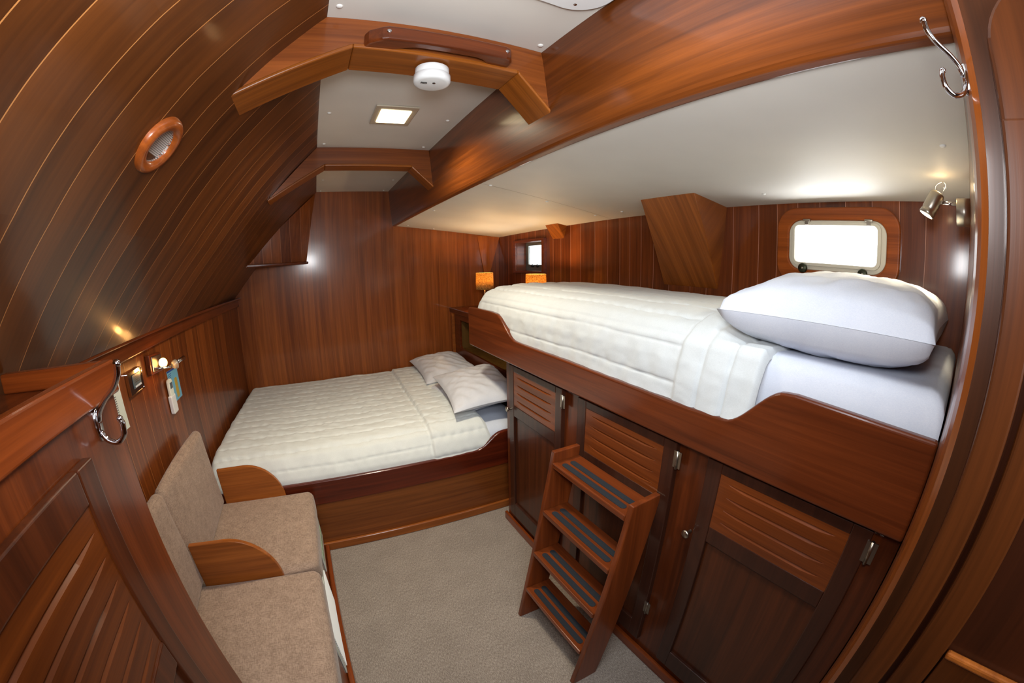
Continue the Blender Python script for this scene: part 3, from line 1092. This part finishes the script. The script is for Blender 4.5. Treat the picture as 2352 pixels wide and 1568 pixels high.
# ------------------------------------------------------------------ double bed across the far end
bed = thing('bed_base', 'mahogany double bed base across the far end', 'bed', (0.22, 2.6, 0))
MB().box(-0.215, 1.16, 1.905, 1.925, 0.0, 0.42).build('front_panel', M['base'], bed)
rail = [(-0.72, 0.312), (1.18, 0.322), (1.18, 0.545), (0.93, 0.542)] + smooth_step((0.915, 0.540), (0.745, 0.452), 10) + [(0.6, 0.450), (-0.72, 0.456)]
MB().prism(rail, 'Y', 1.882, 1.908).build('leeboard', wood('bed_rail_mahogany', (84, 30, 20), (126, 54, 34), 'X', rough=0.28, coat=0.5), bed, bevel=0.007, seg=4)
MB().box(-0.20, 1.10, 1.885, 1.905, 0.0, 0.052).build('plinth_moulding', M['teak'], bed, bevel=0.007, seg=3)
MB().box(-0.685, 1.155, 1.93, 3.33, 0.28, 0.34).build('platform', M['base'], bed)
mt = mattress('mattress', -0.680, 1.15, 1.935, 3.335, 0.342, 0.560, 0.085, 'white-sheeted mattress on the double bed base', origin=(0.22, 2.6, 0.342), wr=0.004)


def far_quilt():
    y_far, y_top, y_drop = 3.335, 2.00, 1.918
    # profile in y/z going from wall to front rail
    prof = [(3.340, 0.560), (3.330, 0.585), (3.30, 0.592), (2.6, 0.600), (2.12, 0.600), (2.03, 0.590), (1.975, 0.565), (1.938, 0.52), (1.918, 0.47), (1.913, 0.43), (1.916, 0.38)]
    L = [0]
    for a, b2 in zip(prof, prof[1:]):
        L.append(L[-1] + math.hypot(b2[0] - a[0], b2[1] - a[1]))
    tot = L[-1]
    NU, NV = 260, 300
    m = MB()
    P = []
    for i in range(NU + 1):
        s = tot * i / NU
        k = max(j for j in range(len(L)) if L[j] <= s + 1e-9)
        k = min(k, len(L) - 2)
        t = (s - L[k]) / (L[k + 1] - L[k])
        Y = prof[k][0] + (prof[k + 1][0] - prof[k][0]) * t
        Z = prof[k][1] + (prof[k + 1][1] - prof[k][1]) * t
        ny, nz = (prof[k + 1][1] - prof[k][1]), -(prof[k + 1][0] - prof[k][0])
        ll = math.hypot(ny, nz)
        ny, nz = ny / ll, nz / ll
        row = []
        fold = 0.555 - 0.055 * (s / tot)
        xe = 0.845 + 0.01 * math.sin(s * 9)
        for j in range(NV + 1):
            v = j / NV
            xl = -0.714 if Y < 2.1 else lx(Y) + 0.024
            x = xl + (xe - xl) * v
            rs = (s + 0.02 + 0.010 * fbm(x * 1.7, 2.2) + (0.03 if x > fold else 0)) / 0.098
            fr = abs((rs % 1) - 0.5) * 2
            puff = (1 - fr ** 8) ** 0.5 * 0.008 + (1 - fr ** 1.5) * 0.002
            puff += math.sin(x * 105 + 4 * fbm(x * 2, s * 5)) * 0.0022 * fr ** 2
            puff += fbm(x * 3, Y * 3, 4) * 0.006 + fbm(x * 12 + Y * 5, Y * 14, 8) * 0.0024
            # diagonal drag wrinkles
            puff += math.sin((x * 30 + Y * 44) + 5 * fbm(x * 2, Y * 2, 9)) * 0.0016
            if x > fold:
                q = min(1, (x - fold) / 0.012)
                puff += 0.016 * math.sqrt(q)
            elif fold - x < 0.02:
                puff -= 0.003
            # left side rolls down by the lining
            dl = x - xl
            zz = Z
            if dl < 0.05:
                q = 1 - dl / 0.05
                zz -= (1 - math.sqrt(max(0, 1 - q * q))) * 0.05
            dr_ = xe - x
            if dr_ < 0.02:
                zz -= (0.02 - dr_) * 0.7
            row.append((x, min(Y + ny * puff, 3.345), zz + nz * puff))
        P.append(row)
    m.grid(P)
    o = m.build('quilt', M['quilt'], origin=(0.1, 2.6, 0.59), recalc=False)
    return tag(o, 'cream quilt with folded top spread over the double bed', 'quilt')


far_quilt()
pillow('pillow', (0.930, 3.00, 0.662), 0.45, 0.66, 0.150, -0.04, 'white pillow at the head of the double bed against the far bulkhead', M['pillow'], seed=1, tilt=(0.06, 0.04))
pillow('pillow', (0.935, 2.40, 0.628), 0.44, 0.66, 0.085, 0.06, 'white pillow lying underneath the nearer pillow on the double bed', M['pillow'], seed=6, tilt=(0.10, 0.0))
pillow('pillow', (0.920, 2.27, 0.706), 0.46, 0.64, 0.150, -0.10, 'nearer white pillow resting on another at the double bed head', M['pillow'], seed=9, tilt=(0.08, 0.06))

# headboard shelf cupboard beyond the bunk
hs = thing('headboard_shelf', 'mahogany headboard cupboard with open cubby beside the double bed', 'shelf', (1.4, 2.8, 0.35))
m = MB()
m.box(1.128, 1.635, 2.186, fy(1.2) - 0.004, 1.062, 1.104)
m.build('shelf_top', M['mahY'], hs, bevel=0.004)
hole = rrect(1.80, 3.205, 0.757, 1.005, 0.03)
m = MB()
outer = rrect(1.768, 3.368, 0.342, 1.062, 0.001)
ring(m, outer, hole, 'X', 1.160, 1.180)
m.build('face_frame', M['mahY'], hs, bevel=0.002)
m = MB()
m.box(1.134, 1.160, 3.325, 3.368, 0.56, 1.062)
m.build('corner_post', M['teak'], hs, bevel=0.002)
m = MB()
m.box(1.18, 1.52, 3.215, 3.23, 0.74, 1.02)
m.box(1.50, 1.52, 1.775, 3.23, 0.74, 1.02)
m.box(1.18, 1.52, 1.775, 3.23, 0.735, 0.75)
m.build('cubby_lining', M['cubby'], hs)


def table_lamp(x, y, label):
    t = thing('table_lamp', label, 'lamp', (x, y, 1.104), 'table lamps on the headboard shelf')
    MB().lathe([(0, 0), (0.045, 0), (0.047, 0.006), (0.020, 0.014), (0.008, 0.03), (0.006, 0.09), (0.009, 0.12), (0.005, 0.14), (0.005, 0.20), (0, 0.20)],
               (x, y, 1.104), (0, 0, 1), 28).build('base', plain('satin_cream_metal', (214, 196, 168), 0.3, metal=0.5), t)
    sh = MB()
    sh.lathe([(0.072, 0.178), (0.070, 0.312)], (x, y, 1.104), (0, 0, 1), 48)
    sh.build('lamp_shade', M['shade'], t, recalc=False, solid=0.0012)
    MB().ball((x, y, 1.104 + 0.218), 0.016, 12, (1, 1, 1.3)).build('bulb', M['bulb'], t)
    return t


table_lamp(1.285, 2.92, 'lit table lamp with orange woven shade beside the tapering corner panel')
table_lamp(1.40, 2.31, 'lit table lamp with orange woven shade right behind the upper bunk quilt')

# ------------------------------------------------------------------ ladder
ld = thing('bunk_ladder', 'mahogany four-step ladder leaning on the bunk cabinet', 'ladder', (0.66, 0.87, 0))
for y0, y1 in ((1.066, 1.088), (0.653, 0.675)):
    m = MB()
    m.prism([(0.580, 0.0), (0.690, 0.0), (0.845, 0.795), (0.845, 0.822), (0.728, 0.822)], 'Y', y0, y1)
    m.build('side_rail', M['stepZ'], ld, bevel=0.004, seg=3)
def stadium(y0, y1, x, r, n=8):
    p = []
    for k in range(n + 1):
        t = -PI / 2 + PI * k / n
        p.append((x + r * math.sin(t) * 1.0, y1 + r * math.cos(t)))
    for k in range(n + 1):
        t = -PI / 2 + PI * k / n
        p.append((x - r * math.sin(t), y0 - r * math.cos(t)))
    return p
for i, (z, xf, xb) in enumerate(((0.782, 0.718, 0.842), (0.580, 0.680, 0.798), (0.382, 0.642, 0.762), (0.186, 0.608, 0.725))):
    st = MB().box(xf, xb, 0.6752, 1.0658, z - 0.022, z).build('step', M['step'], ld, bevel=0.004, seg=3)
    for q in (0.030, 0.066):
        MB().prism(stadium(0.715, 1.025, xf + q, 0.0115), 'Z', z + 0.0002, z + 0.0018).build('grip_strip', M['grip'], st)
MB().box(0.735, 0.742, 0.6752, 1.0658, 0.300, 0.352).build('brace', plain('olive_brown_backing', (96, 72, 26), 0.5), ld)
m = MB()
m.add([(0.745, 1.064, 0.758), (0.845, 1.064, 0.758), (0.845, 1.064, 0.690), (0.745, 1.02, 0.758), (0.845, 1.02, 0.758), (0.845, 1.04, 0.690)],
      [(0, 1, 2), (5, 4, 3), (0, 3, 4, 1), (1, 4, 5, 2), (2, 5, 3, 0)])
m.build('corner_block', M['dark'], ld)

# ------------------------------------------------------------------ settee
se = thing('settee_base', 'built-in settee base with curved wooden arms along the left lining', 'settee', (-0.45, 1.25, 0))
MB().box(-0.735, -0.192, 0.712, 1.878, 0.0, 0.315).build('base', M['mahY'], se)
MB().box(-0.192, -0.168, 0.712, 1.883, 0.0, 0.048).build('plinth_moulding', M['locker'], se, bevel=0.007, seg=3)
def arm(y0, y1):
    pts = [(-0.64, 0.32), (-0.64, 0.610), (-0.50, 0.612)]
    for k in range(1, 13):
        t = k / 12 * PI / 2
        pts.append((-0.50 + 0.18 * math.sin(t), 0.412 + 0.20 * math.cos(t)))
    pts.append((-0.32, 0.32))
    return MB().prism(pts, 'Y', y0, y1)
arm(1.860, 1.879).build('armrest', M['teak'], se, bevel=0.003, seg=3)
arm(1.262, 1.282).build('armrest', M['teak'], se, bevel=0.003, seg=3)
# two white vent plates on the front
vp = thing('vent_plate', 'pale carved vent plate on the settee front nearest the bed', 'vent', (-0.19, 1.72, 0.2))
m = MB()
m.box(-0.1918, -0.187, 1.56, 1.86, 0.135, 0.265)
m.build('plate', M['paper'], vp, bevel=0.002)
m = MB()
for k in range(7):
    m.ball((-0.187, 1.60 + k * 0.037, 0.20), 0.017, 10, (0.18, 1, 1.6))
m.build('scroll_relief', plain('pale_green_relief', (170, 190, 160), 0.6), vp)
vl = thing('vent_plate', 'long white louvred vent plate on the settee front', 'vent', (-0.19, 1.30, 0.2))
m = MB()
m.box(-0.1918, -0.187, 1.02, 1.46, 0.06, 0.285)
m.build('plate', M['paper'], vl, bevel=0.002)
m = MB()
for k in range(16):
    z = 0.075 + k * 0.0125
    m.add([(-0.187, 1.05, z), (-0.187, 1.43, z), (-0.181, 1.43, z - 0.004), (-0.181, 1.05, z - 0.004), (-0.187, 1.05, z - 0.006), (-0.187, 1.43, z - 0.006)],
          [(0, 1, 2, 3), (3, 2, 5, 4), (0, 3, 4), (1, 5, 2)])
m.build('louvre_slats', M['white'], vl)


def cushion_box(name, x0, x1, y0, y1, z0, z1, r, label, lean=0.0, puff=0.010, ztop_round=None, cat='cushion'):
    """soft block: superellipsoid-edged box"""
    m = MB()
    n = 30
    cx, cy, cz_ = (x0 + x1) / 2, (y0 + y1) / 2, (z0 + z1) / 2
    h = ((x1 - x0) / 2, (y1 - y0) / 2, (z1 - z0) / 2)
    faces = [(0, 1, 2, 1), (0, 1, 2, -1), (1, 2, 0, 1), (1, 2, 0, -1), (0, 2, 1, 1), (0, 2, 1, -1)]
    for a, b_, c_, sg in faces:
        P = []
        for i in range(n + 1):
            row = []
            for j in range(n + 1):
                q = [0, 0, 0]
                # denser at the edges
                ua, ub = -math.cos(PI * i / n), -math.cos(PI * j / n)
                q[a], q[b_], q[c_] = ua * h[a], ub * h[b_], sg * h[c_]
                core = [max(-h[k] + r, min(h[k] - r, q[k])) for k in range(3)]
                d = Vector([q[k] - core[k] for k in range(3)])
                if d.length > 1e-9:
                    d = d.normalized() * r
                p = [core[k] + d[k] for k in range(3)]
                bul = (1 - ua * ua) * (1 - ub * ub)
                p[c_] += sg * puff * bul
                w = fbm((cx + p[0]) * 5, (cy + p[1]) * 5, (cz_ + p[2]) * 5) * 0.0022
                p[c_] += sg * w * min(1, 3 * (1 - max(abs(ua), abs(ub))))
                X = cx + p[0] + lean * (p[2] + h[2])
                row.append((X, cy + p[1], cz_ + p[2]))
            P.append(row)
        m.grid(P)
    o = m.build(name, M['fabric'], origin=(cx, cy, z0), merge=True)
    tag(o, label, cat)
    return o


cushion_box('seat_cushion', -0.725, -0.179, 1.282, 1.860, 0.318, 0.432, 0.030, 'beige seat cushion between the two wooden arms')
cushion_box('seat_cushion', -0.725, -0.177, 0.712, 1.262, 0.318, 0.432, 0.032, 'beige seat cushion nearest the louvred locker')
cushion_box('back_cushion', -0.684, -0.640, 1.274, 1.850, 0.435, 0.835, 0.024, 'beige back cushion between the two wooden arms', lean=-0.055, puff=0.012)
cushion_box('back_cushion', -0.684, -0.634, 0.72, 1.273, 0.435, 0.838, 0.024, 'beige back cushion behind the louvred locker', lean=-0.055, puff=0.012)

# ------------------------------------------------------------------ near-left locker with fiddle and louvred door
XL = -0.405
lk = thing('locker', 'tall mahogany locker with louvred door and fiddled top at left', 'locker', (-0.57, 0.35, 0))
m = MB()
m.box(XL - 0.02, XL, 0.005, 0.703, 0.0, 1.345)
m.box(-0.700, XL - 0.02, 0.683, 0.703, 0.0, 1.333)
m.box(-0.700, XL - 0.02, 0.005, 0.025, 0.0, 1.333)
m.build('carcass', M['lockerZ'], lk, bevel=0.003)
MB().box(-0.682, XL, 0.005, 0.700, 1.345, 1.352).build('top', M['mahY'], lk)
m = MB()
m.box(XL - 0.014, XL + 0.010, 0.005, 0.712, 1.330, 1.388)
m.build('front_fiddle', M['locker'], lk, bevel=0.005, seg=3)
m = MB()
m.box(-0.652, XL - 0.0145, 0.690, 0.712, 1.352, 1.388)
m.build('end_fiddle', M['lockerX'], lk, bevel=0.004, seg=3)
lines = [1.190, 1.148, 1.106, 1.064, 1.022, 0.980]
# door proud of the face
d = MB()
xa, xb = XL, XL + 0.020
sA, sB = 0.06, 0.552
zt, zb = 1.278, 0.12
for (y0, y1, z0, z1) in ((sB - 0.048, sB, zb, zt), (sA, sA + 0.048, zb, zt), (sA + 0.048, sB - 0.048, 1.226, zt), (sA + 0.048, sB - 0.048, 0.895, 0.955),
                         (sA + 0.048, sB - 0.048, zb, zb + 0.09)):
    d.box(xa + 0.001, xb, y0, y1, z0, z1)
dd = d.build('door', M['lockdark'], lk, bevel=0.0035, seg=3)
m = louvre_mesh(xb - 0.004, sA + 0.048, sB - 0.048, 0.955, 1.226, lines, sA + 0.06, sB - 0.062, depth=0.0085, w=0.0095, thick=0.004, dirn=-1, endtap=0.06)
m.build('louvred_panel', M['locklouv'], dd, recalc=False)
MB().box(xa + 0.002, xa + 0.010, sA + 0.046, sB - 0.046, zb + 0.088, 0.897).build('lower_panel', M['lockdark'], dd)


def bez(pts, n=10):
    """Catmull-Rom through pts"""
    P = [Vector(p) for p in pts]
    P = [P[0] * 2 - P[1]] + P + [P[-1] * 2 - P[-2]]
    out = []
    for i in range(1, len(P) - 2):
        for k in range(n):
            t = k / n
            a, b_, c_, d_ = P[i - 1], P[i], P[i + 1], P[i + 2]
            out.append(0.5 * ((2 * b_) + (c_ - a) * t + (2 * a - 5 * b_ + 4 * c_ - d_) * t * t + (-a + 3 * b_ - 3 * c_ + d_) * t ** 3))
    out.append(P[-2])
    return out


def coat_hook(base, out, label, s=1.0):
    """base: centre of the plate on the surface, out: outward direction"""
    o = Vector(out).normalized()
    up = Vector((0, 0, 1))
    sd = up.cross(o).normalized()
    B = Vector(base)
    root = thing('coat_hook', label, 'hook', base, 'chrome double coat hooks')
    def pt(a, z, q=0):
        return B + o * a * s + up * z * s + sd * q * s
    m = MB()
    # back plate: oval
    vs = []
    n = 28
    for h, r in ((0, 1.0), (0.003, 1.0), (0.0055, 0.86), (0.006, 0.0001)):
        for k in range(n):
            t = 2 * PI * k / n
            vs.append(pt(h, math.sin(t) * 0.028 * r, math.cos(t) * 0.010 * r))
    fs = [(i * n + k, i * n + (k + 1) % n, (i + 1) * n + (k + 1) % n, (i + 1) * n + k) for i in range(3) for k in range(n)]
    m.add(vs, fs, True)
    m.build('plate', M['chrome'], root)
    c1 = bez([pt(0.003, 0.006), pt(0.010, 0.020), pt(0.026, 0.038), pt(0.048, 0.056), pt(0.060, 0.075), pt(0.063, 0.092)], 8)
    rr = [0.0062 * s * (1 - 0.25 * math.sin(PI * i / (len(c1) - 1))) for i in range(len(c1))]
    h = MB().tube(c1, rr, 14)
    h.ball(c1[-1], 0.0070 * s, 14)
    h.build('upper_prong', M['chrome'], root)
    c2_ = bez([pt(0.003, -0.012), pt(0.012, -0.026), pt(0.030, -0.032), pt(0.045, -0.022), pt(0.049, -0.004), pt(0.046, 0.006)], 8)
    h = MB().tube(c2_, 0.0048 * s, 14)
    h.ball(c2_[-1], 0.0057 * s, 14)
    h.build('lower_prong', M['chrome'], root)
    for z in (0.018, -0.019):
        MB().ball(pt(0.0058, z, 0.0), 0.0034 * s, 10).build('screw', M['nickel'], root)
    return root


coat_hook((XL + 0.0005, 0.622, 1.302), (1, -0.0, 0), 'chrome coat hook on the locker corner under the fiddle', 1.0)
coat_hook((0.512, -0.0125, 1.716), (-0.72, 0.90, 0), 'chrome coat hook on the doorway bead above the bunk', 0.66)

# ------------------------------------------------------------------ things on the left lining
LW = -0.74
def wp3(y, z, off=0.0):
    return (LW + off, y, z)
sh = thing('notice_sheet', 'white printed notice sheet pinned behind the coat hook', 'paper', (LW, 1.27, 1.16))
MB().prism([(1.205, 1.062), (1.336, 1.055), (1.325, 1.268), (1.20, 1.275)], 'X', LW + 0.0005, LW + 0.002).build('sheet', M['paper'], sh)
m = MB()
random.seed(3)
for k in range(14):
    z = 1.175 - k * 0.0072
    w_ = random.uniform(0.03, 0.066)
    m.box(LW + 0.002, LW + 0.0023, 1.285 - w_, 1.288, z - 0.0016, z + 0.0016)
m.build('print_lines', M['ink'], sh)
m = MB()
for k in range(5):
    m.box(LW + 0.002, LW + 0.0023, 1.25, 1.29, 1.235 - k * 0.009 - 0.001, 1.235 - k * 0.009 + 0.001)
m.build('heading_lines', M['ink'], sh)

cp = thing('control_panel', 'square black control panel with grey display on left lining', 'control panel', (LW, 1.447, 1.182))
MB().box(LW + 0.0005, LW + 0.010, 1.386, 1.511, 1.142, 1.221).build('bezel', plain('smoked_bezel', (40, 30, 28), 0.15, coat=0.6), cp, bevel=0.003)
m = MB()
ring(m, rrect(1.384, 1.513, 1.140, 1.223, 0.004, 3), rrect(1.390, 1.507, 1.1445, 1.2185, 0.003, 3), 'X', LW + 0.001, LW + 0.0115)
m.build('chrome_edge', M['chrome'], cp)
MB().box(LW + 0.010, LW + 0.0125, 1.420, 1.490, 1.160, 1.209).build('display', M['lcd'], cp, bevel=0.001)
m = MB()
for k in range(5):
    m.box(LW + 0.0125, LW + 0.0145, 1.432 + k * 0.011, 1.440 + k * 0.011, 1.163, 1.169)
m.build('buttons', M['white'], cp)
m = MB()
for k in range(4):
    m.box(LW + 0.0125, LW + 0.0129, 1.437, 1.475, 1.180 + k * 0.006, 1.182 + k * 0.006)
m.build('display_text', M['blackpl'], cp)

wl = thing('wall_lamp', 'small lit wall lamp on a wooden pad left of blue card', 'lamp', (LW, 1.635, 1.2))
MB().prism([(1.575, 1.168), (1.700, 1.160), (1.705, 1.236), (1.580, 1.246)], 'X', LW + 0.0005, LW + 0.022).build('pad', M['mahY'], wl, bevel=0.005, seg=3)
MB().prism([(1.590, 1.176), (1.690, 1.170), (1.694, 1.228), (1.593, 1.236)], 'X', LW + 0.022, LW + 0.027).build('backplate', M['nickel'], wl, bevel=0.003)
MB().tube([(LW + 0.026, 1.60, 1.190), (LW + 0.055, 1.615, 1.185), (LW + 0.085, 1.640, 1.183)], 0.005, 12).build('arm', M['chrome'], wl)
MB().ball((LW + 0.050, 1.648, 1.200), 0.019, 18).build('bulb', M['bulb'], wl)
MB().lathe([(0.010, 0), (0.016, 0.006), (0.019, 0.016), (0.0195, 0.022)], (LW + 0.085, 1.655, 1.183), (0.7, 0.7, 0.1), 20).build('glass_cup', plain('clear_cup', (220, 214, 200), 0.1, trans=0.8), wl, solid=0.001)
MB().tube([(LW + 0.09, 1.672, 1.186), (LW + 0.115, 1.735, 1.196)], 0.0085, 14).build('reading_tube', M['chrome'], wl)

cd = thing('safety_card', 'light blue printed card behind the white remote', 'card', (LW, 1.86, 1.07))
MB().prism([(1.782, 1.132), (1.918, 1.128), (1.925, 0.985), (1.800, 0.985)], 'X', LW + 0.0005, LW + 0.002).build('card', M['blue'], cd)
MB().prism([(1.782, 1.132), (1.918, 1.128), (1.918, 1.121), (1.783, 1.125)], 'X', LW + 0.002, LW + 0.0024).build('header', M['navy'], cd)
m = MB()
for k in range(4):
    m.box(LW + 0.002, LW + 0.0024, 1.790, 1.835 - 0.006 * k, 1.114 - k * 0.008, 1.1165 - k * 0.008)
m.build('text_lines', M['navy'], cd)
MB().prism(rrect(1.858, 1.893, 0.995, 1.085, 0.010, 4), 'X', LW + 0.002, LW + 0.0025).build('emblem', M['gold'], cd)

rc = thing('remote_control', 'white remote control in its white wall holder', 'remote', (LW, 1.79, 1.02))
MB().prism(rrect(1.735, 1.792, 0.955, 1.035, 0.006, 3), 'X', LW + 0.0025, LW + 0.021).build('holder', M['white'], rc, bevel=0.004)
MB().prism(rrect(1.741, 1.786, 0.985, 1.105, 0.014, 5), 'X', LW + 0.006, LW + 0.020).build('remote', M['paper'], rc, bevel=0.004)
MB().box(LW + 0.020, LW + 0.0208, 1.749, 1.778, 1.064, 1.090).build('screen', M['lcd'], rc)

# round vent in the slope
vc = Vector((-0.325, 0.815, 1.772))
nrm = Vector((0.255, 0, -0.232)).normalized()   # into the cabin
va = thing('round_vent', 'round teak-rimmed mesh vent in the sloping planks', 'vent', tuple(vc))
MB().lathe([(0.036, -0.004), (0.036, 0.004), (0.040, 0.010), (0.050, 0.013), (0.058, 0.011), (0.0625, 0.004), (0.063, -0.004)], vc, nrm, 56).build('rim', M['teakY'], va)
MB().lathe([(0.036, 0.004), (0.036, -0.001), (0.0, -0.001)], vc, nrm, 40).build('mesh_screen', M['mesh'], va)

# reading lamp on the near bulkhead
rl = thing('reading_lamp', 'chrome reading spot lamp on the near bulkhead above the pillow', 'lamp', (1.35, -0.01, 1.70))
MB().lathe([(0, 0.040), (0.036, 0.040), (0.038, 0.037), (0.038, 0.020), (0.0385, 0.018), (0.038, 0.016), (0.038, 0.0), (0, 0)], (1.35, -0.0095, 1.700), (0, 1, 0), 40).build('base', M['nickel'], rl)
MB().tube([(1.352, 0.028, 1.722), (1.352, 0.076, 1.724)], 0.0055, 14).build('arm', M['chrome'], rl)
ax = Vector((-0.10, 0.50, -0.86)).normalized()
hp = Vector((1.35, 0.082, 1.752))
MB().lathe([(0, 0), (0.012, 0), (0.020, 0.003), (0.023, 0.010), (0.023, 0.052), (0.021, 0.060), (0.023, 0.062), (0.024, 0.072), (0.020, 0.074)], hp, ax, 32).build('head', M['nickel'], rl, recalc=False)
MB().lathe([(0.0, 0.071), (0.019, 0.070), (0.021, 0.0735)], hp, ax, 24).build('spot_bulb', M['led'], rl)
lp = bez([hp + Vector((-0.012, 0.010, 0.0)), hp + Vector((-0.012, 0.006, 0.018)), hp + Vector((0, -0.014, 0.030)), hp + Vector((0.008, -0.022, 0.020)), hp + Vector((0.012, -0.010, 0.0))], 6)
MB().tube(lp, 0.0012, 8).build('wire_loop', M['chrome'], rl)
point_light('reading_lamp_glow_fill', tuple(hp - ax * 0.02), 0.12, (1.0, 0.72, 0.38), 0.01)  # added point light, stands in for warm glow around the lamp head
d = bpy.data.lights.new('reading_lamp_light', 'SPOT')
d.energy = 9.0
d.color = (1.0, 0.85, 0.55)
d.spot_size = R(110)
d.spot_blend = 0.6
d.shadow_soft_size = 0.015
o = bpy.data.objects.new('reading_lamp_light', d)
COL.objects.link(o)
o.location = hp + ax * 0.085
o.rotation_euler = ax.to_track_quat('-Z', 'Y').to_euler()
